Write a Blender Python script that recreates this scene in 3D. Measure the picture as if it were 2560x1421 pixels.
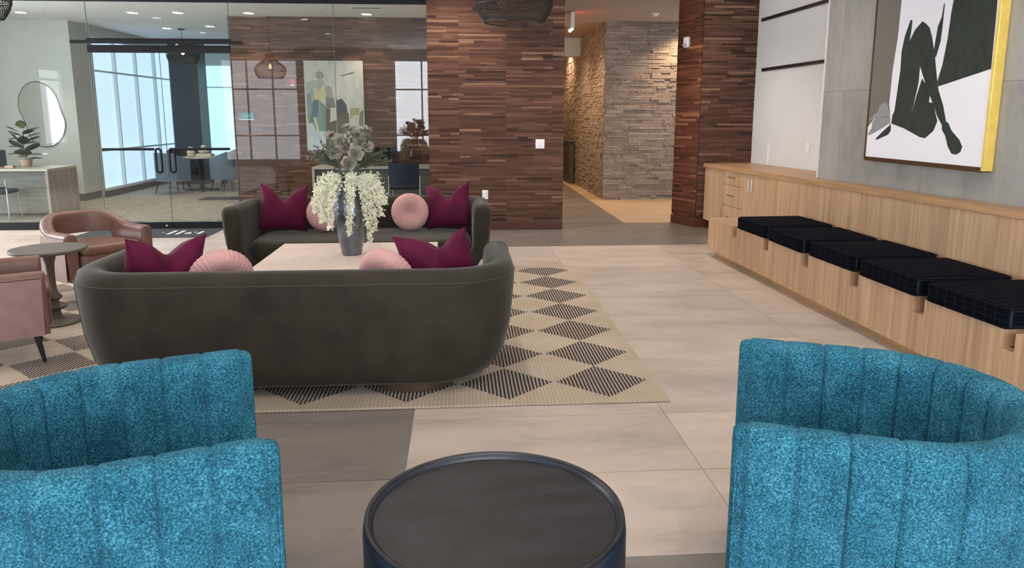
import bpy, math, random
from mathutils import Vector, Matrix
random.seed(7)
R = math.radians
for o in list(bpy.data.objects): bpy.data.objects.remove(o)
S = bpy.context.scene
COL = S.collection

# ------------------------------------------------------------------ camera
FPX, CX, CY, CAMH = 1850.0, 1280.0, 617.0, 1.52
PITCH = math.atan2(CY - 288.0, FPX)
YAW = math.atan(132.0 / (FPX / math.cos(PITCH)))
cam = bpy.data.cameras.new('camera'); cam_o = bpy.data.objects.new('camera', cam); COL.objects.link(cam_o)
cam.sensor_width = 36.0; cam.lens = 36.0 * FPX / 2560.0
cam.shift_y = -(1421 / 2.0 - CY) / 2560.0
cam.clip_start = 0.05; cam.clip_end = 200
cam_o.location = (0, 0, CAMH)
cam_o.rotation_euler = (math.pi / 2 - PITCH, 0, -YAW)
S.camera = cam_o
FW = Vector((math.sin(YAW) * math.cos(PITCH), math.cos(YAW) * math.cos(PITCH), -math.sin(PITCH)))
RT = Vector((math.cos(YAW), -math.sin(YAW), 0)); UP = RT.cross(FW)
CAMP = Vector((0, 0, CAMH))
def ray(x, y): return FW + RT * ((x - CX) / FPX) - UP * ((y - CY) / FPX)
def on_z(x, y, z=0.0): v = ray(x, y); return CAMP + v * ((z - CAMH) / v.z)
def on_y(x, y, yy): v = ray(x, y); return CAMP + v * (yy / v.y)
# frame of the long right-hand wall: local x runs towards the camera, local y into the wall
WA = Vector((2.764, 7.796, 0)); WU = Vector((0.0271, -0.99963, 0)).normalized(); WN = Vector((-WU.y, WU.x, 0))
WROT = math.atan2(WU.y, WU.x)
def on_w(x, y, off): v = ray(x, y); t = ((WA + WN * off - CAMP).dot(WN)) / v.dot(WN); p = CAMP + v * t - WA; return p.dot(WU), p.z

# ------------------------------------------------------------------ world / exposure
w = bpy.data.worlds.new('world'); S.world = w; w.use_nodes = True
w.node_tree.nodes['Background'].inputs[0].default_value = (0.75, 0.86, 1.0, 1)
w.node_tree.nodes['Background'].inputs[1].default_value = 1.0
S.view_settings.view_transform = 'Standard'; S.view_settings.look = 'None'
S.view_settings.exposure = 0.20; S.view_settings.gamma = 1.0
WIN_BACK, WIN_LEFT, WIN_ROOM = 8.0, 10.0, 0.95      # daylight radiance of the frosted windows
DOWNLIGHT = 45.0

# ------------------------------------------------------------------ materials
MATS = {}
class G:
    def __init__(s, name):
        s.m = bpy.data.materials.new(name); s.m.use_nodes = True; s.t = s.m.node_tree
        s.b = s.t.nodes['Principled BSDF']; s.out = s.t.nodes['Material Output']; MATS[name] = s.m
    def n(s, typ, **kw):
        nd = s.t.nodes.new('ShaderNode' + typ)
        for k, v in kw.items():
            if k.startswith('i_'):
                key = k[2:]; key = int(key) if key.isdigit() else key.replace('_', ' ')
                s.set(nd.inputs[key], v)
            else: setattr(nd, k, v)
        return nd
    def set(s, sock, v):
        if isinstance(v, bpy.types.NodeSocket): s.t.links.new(v, sock)
        else:
            if hasattr(sock.default_value, '__len__') and not isinstance(v, str) and len(v) == 3 and len(sock.default_value) == 4: v = (*v, 1)
            sock.default_value = v
    def P(s, **kw):
        for k, v in kw.items(): s.set(s.b.inputs[k.replace('_', ' ')], v)
    def math(s, op, a, b=0.0, c=0.0):
        nd = s.n('Math', operation=op); s.set(nd.inputs[0], a); s.set(nd.inputs[1], b); s.set(nd.inputs[2], c); return nd.outputs[0]
    def coord(s, kind='Object', scale=(1, 1, 1)):
        if kind == 'World': src = s.n('NewGeometry').outputs['Position']
        else: src = s.n('TexCoord').outputs[kind]
        mp = s.n('Mapping', i_Scale=scale); s.t.links.new(src, mp.inputs[0]); return mp.outputs[0]
    def noise(s, vec, scale, detail=3.0, rough=0.55): 
        nd = s.n('TexNoise', i_Vector=vec, i_Scale=scale, i_Detail=detail, i_Roughness=rough); return nd.outputs[0]
    def ramp(s, fac, stops):
        nd = s.n('ValToRGB'); s.t.links.new(fac, nd.inputs[0]); e = nd.color_ramp.elements
        while len(e) < len(stops): e.new(0.5)
        for i, (p, c) in enumerate(stops): e[i].position = p; e[i].color = (*c, 1)
        return nd.outputs[0]
    def mix(s, fac, a, b, blend='MIX'):
        nd = s.n('Mix', data_type='RGBA', blend_type=blend); s.set(nd.inputs[0], fac); s.set(nd.inputs[6], a); s.set(nd.inputs[7], b); return nd.outputs[2]
    def bump(s, h, strength, dist=0.01):
        nd = s.n('Bump', i_Strength=strength, i_Distance=dist); s.t.links.new(h, nd.inputs['Height']); s.t.links.new(nd.outputs[0], s.b.inputs['Normal'])
    def rnd(s):   # one value per piece, whether the piece is an object or an island of a joined mesh
        a = s.n('ObjectInfo').outputs['Random']; b = s.n('NewGeometry').outputs['Random Per Island']
        return s.math('FRACT', s.math('ADD', s.math('MULTIPLY', a, 7.31), b))
def lerp(a, b, t): return tuple(x + (y - x) * t for x, y in zip(a, b))
def sc(c, k): return tuple(min(1, x * k) for x in c)

def plain(name, color, rough=0.5, metal=0.0, var=0.0, vscale=8.0, stretch=(1, 1, 1), bump=0.0, bscale=80.0, sheen=0.0, spec=0.5, kind='Object', bdist=0.004):
    g = G(name)
    if var > 0:
        v = g.coord(kind, stretch); f = g.noise(v, vscale)
        g.P(Base_Color=g.ramp(f, [(0.3, sc(color, 1 - var)), (0.7, sc(color, 1 + var))]))
    else: g.P(Base_Color=color)
    g.P(Roughness=rough, Metallic=metal); g.b.inputs['Specular IOR Level'].default_value = spec
    if sheen: g.P(Sheen_Weight=sheen, Sheen_Roughness=0.4, Sheen_Tint=lerp(color, (1, 1, 1), 0.35))
    if bump > 0: g.bump(g.noise(g.coord(kind, stretch), bscale, 4.0), bump, bdist)
    return g.m

plain('wall_white', (0.62, 0.63, 0.60), 0.8, var=0.03, vscale=2)
plain('ceiling_white', (0.86, 0.86, 0.85), 0.9)
plain('niche_white', (0.66, 0.66, 0.66), 0.45, var=0.02, vscale=1.5)
plain('hall_beige', (0.62, 0.50, 0.36), 0.8)
plain('baseboard_dark', (0.035, 0.037, 0.042), 0.5)
plain('black_metal', (0.006, 0.007, 0.010), 0.5, spec=0.2)
plain('chrome', (0.75, 0.75, 0.75), 0.18, 1.0)
plain('rail_metal', (0.16, 0.12, 0.12), 0.35, 0.8, var=0.3, vscale=6, stretch=(8, 1, 1))
plain('grout', (0.46, 0.41, 0.37), 0.8)
plain('grout_wall', (0.30, 0.30, 0.29), 0.8)
plain('white_plastic', (0.8, 0.8, 0.8), 0.35)
plain('joint', (0.10, 0.13, 0.13), 0.3)
plain('grey_plastic', (0.35, 0.35, 0.36), 0.4)
plain('red_plastic', (0.5, 0.02, 0.05), 0.4)
plain('sofa_velvet', (0.029, 0.024, 0.017), 0.75, var=0.25, vscale=5, bump=0.08, bscale=300, sheen=0.38, spec=0.2)
plain('sofa_piping', (0.048, 0.042, 0.032), 0.75, sheen=0.4, spec=0.2)
plain('plinth_wood', (0.075, 0.042, 0.025), 0.45, var=0.3, vscale=8, stretch=(1, 1, 12))
plain('burgundy_velvet', (0.088, 0.005, 0.030), 0.7, var=0.25, vscale=7, bump=0.1, bscale=40, sheen=0.18, spec=0.15)
plain('pink_velvet', (0.56, 0.31, 0.30), 0.75, var=0.08, vscale=9, sheen=0.4, spec=0.2)
plain('leather', (0.17, 0.082, 0.062), 0.42, var=0.12, vscale=12, bump=0.08, bscale=260)
plain('leather_side_lit', (0.25, 0.135, 0.115), 0.5, var=0.10, vscale=12, bump=0.08, bscale=260)  # paler copy of the leather: light on the outer panels put into the colour
plain('seam', (0.07, 0.033, 0.026), 0.5)
plain('side_table', (0.105, 0.085, 0.072), 0.5, var=0.1, vscale=20)
plain('bleached_oak', (0.68, 0.57, 0.51), 0.45, var=0.08, vscale=3, stretch=(1.5, 14, 14))
plain('vase_metal', (0.17, 0.19, 0.22), 0.22, 0.9, var=0.3, vscale=9, bump=0.4, bscale=16, bdist=0.006)
plain('drum_black', (0.011, 0.011, 0.014), 0.40, var=0.6, vscale=6, bump=0.15, bscale=60, stretch=(1, 3, 1))
plain('drum_side', (0.010, 0.013, 0.024), 0.4, var=0.4, vscale=6, stretch=(1, 1, 6), bump=0.2, bscale=40)
plain('petal_white', (0.86, 0.85, 0.68), 0.6, var=0.12, vscale=30)
plain('stem_green', (0.16, 0.20, 0.09), 0.6)
plain('sage_leaf', (0.105, 0.115, 0.08), 0.55, var=0.35, vscale=25)
plain('blue_leaf', (0.32, 0.42, 0.44), 0.5)
plain('rubber_leaf', (0.018, 0.040, 0.026), 0.3, var=0.3, vscale=14)
plain('young_leaf', (0.20, 0.27, 0.06), 0.4)
plain('terracotta', (0.5, 0.33, 0.25), 0.6)
plain('rattan_black', (0.012, 0.011, 0.012), 0.55)
plain('desk_wood', (0.30, 0.235, 0.195), 0.5, var=0.22, vscale=3, stretch=(6, 6, 0.7))
plain('desk_panel', (0.13, 0.125, 0.11), 0.5, var=0.25, vscale=3, stretch=(0.7, 6, 9))
plain('desk_top', (0.47, 0.43, 0.37), 0.45, var=0.06, vscale=5)
plain('navy', (0.012, 0.022, 0.050), 0.6)
plain('charcoal', (0.035, 0.042, 0.050), 0.6)
plain('chair_grey', (0.19, 0.26, 0.35), 0.65)
plain('column_dark', (0.036, 0.046, 0.060), 0.35)
plain('mullion', (0.80, 0.85, 0.88), 0.5)
plain('ceramic', (0.75, 0.68, 0.55), 0.4)
plain('mat_dark', (0.028, 0.034, 0.04), 0.95, var=0.2, vscale=60)
plain('mat_letter', (0.62, 0.64, 0.64), 0.9)
plain('teal_plate', (0.01, 0.20, 0.24), 0.4)
plain('art_white', (0.80, 0.79, 0.85), 0.6)
plain('art_green', (0.016, 0.024, 0.017), 0.7, var=0.35, vscale=14)
plain('art_taupe', (0.16, 0.145, 0.12), 0.8, var=0.3, vscale=90)
plain('art_grey', (0.26, 0.265, 0.26), 0.7)
plain('gold_leaf', (0.95, 0.66, 0.16), 0.35, 0.35, var=0.12, vscale=10)
plain('frame_brown', (0.085, 0.04, 0.014), 0.35, 0.3)
plain('mirror', (0.92, 0.93, 0.93), 0.02, 1.0)
for nm, c in dict(pt_canvas=(0.55, 0.53, 0.49), pt_blue=(0.20, 0.27, 0.28), pt_dblue=(0.10, 0.15, 0.18), pt_ice=(0.50, 0.57, 0.60), pt_yellow=(0.55, 0.50, 0.27),
                  pt_grey=(0.20, 0.19, 0.17), pt_dark=(0.07, 0.08, 0.09), pt_olive=(0.12, 0.105, 0.065), pt_mustard=(0.36, 0.33, 0.14), pt_mist=(0.38, 0.40, 0.38), pt_sage=(0.33, 0.33, 0.27)).items():
    plain(nm, c, 0.7, var=0.12, vscale=6, stretch=(3, 1, 1))

def emit(name, color, strength):
    g = G(name); g.P(Base_Color=(0.6, 0.6, 0.6), Emission_Color=color, Emission_Strength=strength); return g.m
emit('win_back', (0.90, 0.95, 1.0), WIN_BACK)
emit('win_left', (0.94, 0.97, 1.0), WIN_LEFT)
emit('win_shaded', (0.90, 0.93, 1.0), 2.6)
emit('win_room', (0.55, 0.76, 1.0), WIN_ROOM)
emit('win_room_far', (0.50, 0.85, 1.0), WIN_ROOM)
emit('lamp_disc', (1.0, 0.93, 0.82), 9.0)
emit('bulb', (1.0, 0.8, 0.5), 14.0)
emit('exit_red', (1.0, 0.03, 0.05), 5.0)

g = G('glass')      # clear pane: see-through with Fresnel reflection on the outer faces
tr = g.n('BsdfTransparent', i_Color=(0.93, 0.96, 0.95)); gl = g.n('BsdfGlossy', i_Roughness=0.0, i_Color=(1, 1, 1))
fr = g.n('Fresnel', i_IOR=1.5); bf = g.n('NewGeometry').outputs['Backfacing']
fac = g.math('MULTIPLY', g.math('MULTIPLY', fr.outputs[0], 1.7), g.math('SUBTRACT', 1.0, bf))
mx = g.n('MixShader'); g.t.links.new(fac, mx.inputs[0]); g.t.links.new(tr.outputs[0], mx.inputs[1]); g.t.links.new(gl.outputs[0], mx.inputs[2]); g.t.links.new(mx.outputs[0], g.out.inputs[0])

def boucle():
    g = G('teal_boucle'); v = g.coord('Object')
    n1 = g.noise(v, 190, 4.0, 0.7); n2 = g.noise(v, 9, 2.0); vo = g.n('TexVoronoi', i_Vector=v, i_Scale=190.0).outputs['Distance']
    f = g.math('ADD', g.math('MULTIPLY', n1, 0.85), g.math('ADD', g.math('MULTIPLY', n2, 0.22), g.math('MULTIPLY', vo, -0.12)))
    g.P(Base_Color=g.ramp(f, [(0.36, (0.006, 0.050, 0.082)), (0.50, (0.024, 0.160, 0.245)), (0.64, (0.115, 0.385, 0.515))]), Roughness=0.85, Sheen_Weight=0.10, Sheen_Tint=(0.3, 0.7, 0.9))
    g.b.inputs['Specular IOR Level'].default_value = 0.15
    g.bump(n1, 0.9, 0.008)
boucle()

def walnut(name, tint=(1, 1, 1)):
    g = G(name); r = g.rnd(); v = g.coord('World', (2.2, 2.2, 70.0)); n = g.noise(v, 2.2, 5.0, 0.65)
    t = lambda c: tuple(a * b for a, b in zip(c, tint))
    base = g.ramp(r, [(0.0, t((0.048, 0.021, 0.015))), (0.10, t((0.098, 0.044, 0.030))), (0.6, t((0.142, 0.066, 0.044))), (0.93, t((0.195, 0.096, 0.064))), (1.0, t((0.36, 0.21, 0.14)))])
    g.P(Base_Color=g.mix(0.75, base, g.ramp(n, [(0.3, (0.40, 0.36, 0.36)), (0.7, (1.0, 1.0, 1.0))]), 'MULTIPLY'), Roughness=0.6); g.b.inputs['Specular IOR Level'].default_value = 0.2
    g.bump(n, 0.15, 0.002)
walnut('walnut'); walnut('walnut_hall_lit', (1.05, 0.78, 0.62))  # second tint puts the warm hall light on the column side into the wood

def stone():
    g = G('ledger_stone'); r = g.rnd(); v = g.coord('World'); n = g.noise(v, 28, 5.0, 0.65)
    base = g.ramp(r, [(0.0, (0.33, 0.26, 0.215)), (0.5, (0.42, 0.335, 0.28)), (1.0, (0.50, 0.41, 0.34))])
    g.P(Base_Color=g.mix(0.8, base, g.ramp(n, [(0.3, (0.55, 0.53, 0.5)), (0.7, (1, 1, 1))]), 'MULTIPLY'), Roughness=0.85)
    g.bump(n, 0.8, 0.02)
stone()

def tile(name, c, rough):
    g = G(name); r = g.rnd(); v0 = g.coord('World', (0.7, 2.2, 1)); 
    off = g.n('CombineXYZ'); g.t.links.new(g.math('MULTIPLY', r, 37.0), off.inputs[0]); g.t.links.new(g.math('MULTIPLY', r, 19.0), off.inputs[1])
    va = g.n('VectorMath', operation='ADD'); g.t.links.new(v0, va.inputs[0]); g.t.links.new(off.outputs[0], va.inputs[1])
    n = g.noise(va.outputs[0], 1.6, 5.0, 0.6); n2 = g.noise(va.outputs[0], 14, 4.0)
    f = g.math('ADD', g.math('MULTIPLY', n, 0.75), g.math('MULTIPLY', n2, 0.25))
    base = g.ramp(f, [(0.33, sc(c, 0.76)), (0.5, c), (0.68, sc(c, 1.16))])
    tone = g.ramp(r, [(0.0, (0.93, 0.93, 0.93)), (1.0, (1.05, 1.03, 1.0))])
    g.P(Base_Color=g.mix(1.0, base, tone, 'MULTIPLY'), Roughness=g.ramp(n2, [(0.3, (rough * 0.8,) * 3), (0.7, (rough * 1.25,) * 3)]))
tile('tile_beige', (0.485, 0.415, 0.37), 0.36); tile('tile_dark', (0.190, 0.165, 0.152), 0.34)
tile('wall_tile', (0.300, 0.295, 0.285), 0.45)

def oak(name, c, horizontal=False):
    g = G(name); st = (1.2, 20, 20) if horizontal else (20, 20, 0.8)
    v = g.coord('Object', st); n = g.noise(v, 1.6, 5.0, 0.6); v2 = g.coord('Object', (st[0] * 0.35, st[1] * 0.35, st[2] * 0.3)); n2 = g.noise(v2, 1.8, 2.0)
    f = g.math('ADD', g.math('MULTIPLY', n, 0.6), g.math('MULTIPLY', n2, 0.4))
    g.P(Base_Color=g.ramp(f, [(0.32, sc(c, 0.66)), (0.5, c), (0.66, sc(c, 1.26))]), Roughness=0.42)
oak('oak', (0.47, 0.305, 0.185)); oak('oak_edge', (0.42, 0.245, 0.125), True)
oak('tan_floor', (0.52, 0.37, 0.23), True)

def rug():
    g = G('rug_wool'); co = g.n('TexCoord').outputs['Object']; sp = g.n('SeparateXYZ'); g.t.links.new(co, sp.inputs[0]); X, Y = sp.outputs[0], sp.outputs[1]
    PX, PY = 0.55, 0.512
    fx = g.math('ABSOLUTE', g.math('SUBTRACT', g.math('FRACT', g.math('DIVIDE', g.math('ADD', X, 20 * PX + PX / 2 - 0.80), PX)), 0.5))
    fy = g.math('ABSOLUTE', g.math('SUBTRACT', g.math('FRACT', g.math('DIVIDE', g.math('ADD', Y, PY / 2 + 10 * PY - 4.015), PY)), 0.5))
    wob = g.math('MULTIPLY', g.math('SUBTRACT', g.noise(g.coord('Object', (90, 6, 1)), 1.0, 2.0), 0.5), 0.06)
    dia = g.math('LESS_THAN', g.math('ADD', g.math('ADD', fx, fy), wob), 0.485)
    dia = g.math('MULTIPLY', dia, g.math('MULTIPLY', g.math('GREATER_THAN', Y, 3.755), g.math('LESS_THAN', X, 1.083)))
    # woven stripes running along the rug
    st = g.math('SINE', g.math('ADD', g.math('MULTIPLY', X, 300.0), g.math('MULTIPLY', g.noise(g.coord('Object', (4, 30, 1)), 1.0, 3.0), 3.0)))
    line = g.math('GREATER_THAN', st, -0.25)
    n = g.noise(g.coord('Object', (60, 500, 1)), 1.0, 3.0); n2 = g.noise(co, 1.2, 2.0)
    beige = g.ramp(n2, [(0.35, (0.44, 0.355, 0.265)), (0.65, (0.53, 0.44, 0.345))])
    dark = g.ramp(n, [(0.3, (0.030, 0.024, 0.028)), (0.7, (0.085, 0.07, 0.075))])
    rowf = g.math('FRACT', g.math('MULTIPLY', g.math('FLOOR', g.math('DIVIDE', Y, PY / 2)), 0.37))
    beige = g.mix(g.math('MULTIPLY', rowf, 0.35), beige, (0.62, 0.54, 0.47))
    fine = g.math('ADD', g.math('MULTIPLY', st, 0.08), 0.92)
    bl = g.n('VectorMath', operation='SCALE'); g.t.links.new(beige, bl.inputs[0]); g.t.links.new(fine, bl.inputs['Scale'])
    g.P(Base_Color=g.mix(g.math('MULTIPLY', dia, line), bl.outputs[0], dark), Roughness=0.95); g.b.inputs['Specular IOR Level'].default_value = 0.1
    g.bump(g.math('ADD', st, g.math('MULTIPLY', n, 2.0)), 0.5, 0.003)
rug()
def carpet():
    g = G('carpet'); n = g.noise(g.coord('World', (3, 13, 1)), 2.2, 5.0, 0.8)
    g.P(Base_Color=g.ramp(n, [(0.36, (0.09, 0.078, 0.068)), (0.5, (0.29, 0.255, 0.22)), (0.64, (0.52, 0.47, 0.42))]), Roughness=0.95)
carpet()
def plaid():
    g = G('plaid_black'); co = g.n('TexCoord').outputs['Object']; sp = g.n('SeparateXYZ'); g.t.links.new(co, sp.inputs[0])
    def ln(s, p): return g.math('LESS_THAN', g.math('ABSOLUTE', g.math('SUBTRACT', g.math('FRACT', g.math('DIVIDE', g.math('ADD', s, 10.0), p)), 0.5)), 0.018)
    l = g.math('MAXIMUM', g.math('MAXIMUM', ln(sp.outputs[0], 0.075), ln(sp.outputs[1], 0.075)), ln(sp.outputs[2], 0.034))
    n = g.noise(co, 160, 3.0)
    g.P(Base_Color=g.mix(g.math('MULTIPLY', l, 0.30), g.ramp(n, [(0.3, (0.0015, 0.002, 0.004)), (0.7, (0.004, 0.005, 0.010))]), (0.07, 0.08, 0.10)), Roughness=0.95)
    g.b.inputs['Specular IOR Level'].default_value = 0.05; g.bump(n, 0.3, 0.002)
plaid()
def rosette_mat():
    g = G('succulent'); r = g.rnd(); n = g.noise(g.coord('Object'), 30, 3.0)
    c = g.ramp(r, [(0.0, (0.20, 0.21, 0.15)), (0.45, (0.36, 0.37, 0.29)), (0.75, (0.46, 0.34, 0.30)), (1.0, (0.18, 0.14, 0.13))])
    g.P(Base_Color=g.mix(0.5, c, g.ramp(n, [(0.3, (0.6, 0.6, 0.6)), (0.7, (1, 1, 1))]), 'MULTIPLY'), Roughness=0.5)
rosette_mat()

# ------------------------------------------------------------------ mesh building
class MB:
    def __init__(s): s.v = []; s.f = []
    def add(s, vs, fs):
        k = len(s.v); s.v += [tuple(p) for p in vs]; s.f += [tuple(i + k for i in f) for f in fs]; return s
    def box(s, x0, x1, y0, y1, z0, z1):
        return s.add([(x0, y0, z0), (x1, y0, z0), (x1, y1, z0), (x0, y1, z0), (x0, y0, z1), (x1, y0, z1), (x1, y1, z1), (x0, y1, z1)],
                     [(0, 3, 2, 1), (4, 5, 6, 7), (0, 1, 5, 4), (1, 2, 6, 5), (2, 3, 7, 6), (3, 0, 4, 7)])
    def loft(s, rings, closed=True, cap0=True, cap1=True, loop=False):
        n = len(rings[0]); vs = [p for r in rings for p in r]; fs = []
        m = len(rings); 
        for i in range(m if loop else m - 1):
            a, b = i * n, ((i + 1) % m) * n
            for j in range(n if closed else n - 1): fs.append((a + j, a + (j + 1) % n, b + (j + 1) % n, b + j))
        if not loop:
            if cap0: fs.append(tuple(range(n - 1, -1, -1)))
            if cap1: fs.append(tuple((m - 1) * n + j for j in range(n)))
        return s.add(vs, fs)
    def lathe(s, prof, n=32, c=(0, 0), cap=True):
        return s.loft([[(c[0] + r * math.cos(2 * math.pi * j / n), c[1] + r * math.sin(2 * math.pi * j / n), z) for j in range(n)] for r, z in prof], True, cap, cap)
    def tube(s, pts, r, n=8, loop=False):
        pts = [Vector(p) for p in pts]; m = len(pts); rings = []; prev = None
        for i in range(m):
            if loop: t = pts[(i + 1) % m] - pts[i - 1]
            else: t = pts[min(i + 1, m - 1)] - pts[max(i - 1, 0)]
            t.normalize()
            if prev is None: a = t.cross(Vector((0, 0, 1)) if abs(t.z) < 0.9 else Vector((1, 0, 0)))
            else: a = prev - t * prev.dot(t)
            a.normalize(); prev = a; b = t.cross(a); rr = r[i] if isinstance(r, (list, tuple)) else r
            rings.append([pts[i] + (a * math.cos(2 * math.pi * j / n) + b * math.sin(2 * math.pi * j / n)) * rr for j in range(n)])
        return s.loft(rings, True, True, True, loop)
    def prism(s, poly, axis, a, b):   # poly in the two remaining axes, extruded a..b
        def P(u, v, t): return {'x': (t, u, v), 'y': (u, t, v), 'z': (u, v, t)}[axis]
        n = len(poly); area = sum(poly[i][0] * poly[(i + 1) % n][1] - poly[(i + 1) % n][0] * poly[i][1] for i in range(n))
        s.loft([[P(u, v, a) for u, v in poly], [P(u, v, b) for u, v in poly]]); return s
    def mesh(s, name, smooth=None):
        me = bpy.data.meshes.new(name); me.from_pydata(s.v, [], s.f)
        import bmesh
        bm = bmesh.new(); bm.from_mesh(me); bmesh.ops.recalc_face_normals(bm, faces=bm.faces); bm.to_mesh(me); bm.free()
        if smooth is not None:
            me.polygons.foreach_set('use_smooth', [True] * len(me.polygons)); me.set_sharp_from_angle(angle=R(smooth))
        me.update(); return me

def obj(name, mb, mat, parent=None, smooth=None, bevel=0, label=None, loc=None, rot=None, kind=None, seg=2):
    me = mb if isinstance(mb, bpy.types.Mesh) else mb.mesh(name, smooth)
    if not me.materials: me.materials.append(MATS[mat])
    o = bpy.data.objects.new(name, me); COL.objects.link(o)
    if parent: o.parent = parent
    if loc is not None: o.location = loc
    if rot is not None: o.rotation_euler = rot if hasattr(rot, '__len__') else (0, 0, rot)
    if bevel:
        b = o.modifiers.new('bevel', 'BEVEL'); b.width = bevel; b.segments = seg; b.limit_method = 'ANGLE'; b.angle_limit = R(40)
        me.polygons.foreach_set('use_smooth', [True] * len(me.polygons)); me.set_sharp_from_angle(angle=R(50))
    if label: o['label'] = label
    if kind: o['kind'] = kind
    return o
def tag(o, label, cat, group=None, kind=None):
    o['label'] = label; o['category'] = cat
    if group: o['group'] = group
    if kind: o['kind'] = kind
    return o
def thing(name, label, cat, loc=(0, 0, 0), rot=0, group=None):
    o = bpy.data.objects.new(name, None); COL.objects.link(o); o.location = loc; o.rotation_euler = rot if hasattr(rot, '__len__') else (0, 0, rot)
    o.empty_display_size = 0.1
    return tag(o, label, cat, group)
def copy_tree(o, parent=None):
    c = o.copy(); COL.objects.link(c); c.parent = parent
    for ch in o.children: copy_tree(ch, c)
    return c
def struct(name, mb, mat, label, cat='wall', **kw):
    return tag(obj(name, mb, mat, **kw), label, cat, kind='structure')

CEIL, LOBBY = 3.13, 3.5
GY = 10.27                          # glass partition
# ------------------------------------------------------------------ floors
fl = struct('floor', MB().box(-9, 4.6, -3.2, 10.3, -0.10, -0.004).box(1.37, 4.6, 10.3, 18.6, -0.10, -0.004), 'grout', 'stone tiled floor of beige and grey slabs with thin joints', 'floor')
PXT, PYT, X0, Y0 = 1.29, 0.62, 1.04, 2.32
tile_mesh = {}
def floor_tile(x0, x1, y0, y1, dark):
    gkey = (round(x1 - x0, 3), round(y1 - y0, 3), dark); j = 0.002
    if gkey not in tile_mesh:
        hx, hy = (x1 - x0) / 2 - j, (y1 - y0) / 2 - j
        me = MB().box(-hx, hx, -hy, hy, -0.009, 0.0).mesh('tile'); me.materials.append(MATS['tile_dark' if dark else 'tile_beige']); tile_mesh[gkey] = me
    obj('floor_tile', tile_mesh[gkey], None, fl, loc=((x0 + x1) / 2, (y0 + y1) / 2, 0))
for i in range(-8, 3):
    for k in range(-9, 25):
        x0, x1 = X0 + PXT * i, X0 + PXT * (i + 1); y0, y1 = Y0 + PYT * k, Y0 + PYT * (k + 1)
        if y1 < -3 or x0 < -9.3: continue
        x1 = min(x1, 4.5)
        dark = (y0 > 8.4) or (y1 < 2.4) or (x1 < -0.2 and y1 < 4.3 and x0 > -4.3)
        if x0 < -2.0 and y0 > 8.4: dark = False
        if y0 > 9.95:
            if x0 < 1.0: continue
            if x1 > 2.4: continue
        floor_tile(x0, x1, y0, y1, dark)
hf = struct('floor_hall', MB().box(2.335, 4.6, 10.383, 18.6, -0.0035, 0.0), 'tan_floor', 'pale tan floor of the hallway beside the stone wall', 'floor')
cf = struct('floor_carpet', MB().box(-9, 1.37, 10.31, 19.2, -0.10, 0.002), 'carpet', 'striped grey and tan carpet behind the glass partition', 'floor')

# ------------------------------------------------------------------ ceilings
struct('ceiling_lobby', MB().box(-9.2, 4.6, -3.2, 9.95, LOBBY, LOBBY + 0.1).box(-9.2, 4.6, 9.95, 10.05, CEIL, LOBBY + 0.1), 'ceiling_white', 'white lobby ceiling', 'ceiling')
plain('ceiling_baked_dim', (0.40, 0.31, 0.25), 0.9)  # white hall ceiling tinted brown: dim warm light put into its colour
struct('ceiling_hall', MB().box(1.37, 4.6, 10.05, 19.4, CEIL, CEIL + 0.1), 'ceiling_baked_dim', 'hallway ceiling with its dim warm light put into the colour', 'ceiling')
struct('ceiling_back', MB().box(-9.2, 1.37, 10.05, 19.4, CEIL, CEIL + 0.1), 'ceiling_white', 'white ceiling of the glazed office', 'ceiling')

# ------------------------------------------------------------------ pieced wood and stone facings
def piece_rows(s0, s1, z0, z1, heights, lengths, seed, panel=None):
    rng = random.Random(seed); z = z0; out = []
    while z < z1 - 0.004:
        h = min(rng.choice(heights), z1 - z); s = s0 - rng.random() * 0.2
        while s < s1:
            L = rng.choice(lengths)
            if panel and rng.random() < 0.55:                 # strips often end on the panel joints
                nxt = (math.floor(s / panel + 1e-6) + 1) * panel
                if nxt - s < L * 1.4: L = nxt - s
            a, b = max(s, s0), min(s + L, s1); s += L
            if b - a > 0.012: out.append((a, b, z, z + h, rng.random()))
        z += h
    return out
box_cache = {}
def pieces_on(parent, rows, name, mat, origin, rot, depth, relief, gap, n_single, base_mat=None, rank=None):
    """pieces of a facing: local x along the wall, local -y out of it"""
    order = sorted(range(len(rows)), key=rank or (lambda i: -(rows[i][1] - rows[i][0]) * (rows[i][3] - rows[i][2])))
    single = set(order[:n_single]); rest = MB()
    for i, (a, b, z0, z1, r) in enumerate(rows):
        pr = depth + relief * r
        if i in single:
            L, H = round(b - a, 2), round(z1 - z0, 3); key = (name, mat, L, H, round(r * 4), depth, relief)
            if key not in box_cache:
                d = depth + relief * round(r * 4) / 4
                me = MB().box(-L / 2, L / 2, -d, 0.0, 0, H - gap).mesh(name); me.materials.append(MATS[mat]); box_cache[key] = me
            p = Vector(((a + b) / 2, 0, z0)); c, s_ = math.cos(rot), math.sin(rot)
            obj(name, box_cache[key], None, parent, loc=(origin[0] + p.x * c, origin[1] + p.x * s_, p.z), rot=rot)
        else: 
            k = len(rest.v); rest.box(a, b, -pr, 0, z0, z1 - gap)
    if rest.v:
        obj(name + 's_joined', rest, mat, parent, loc=(origin[0], origin[1], 0), rot=rot, kind='stuff')

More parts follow.
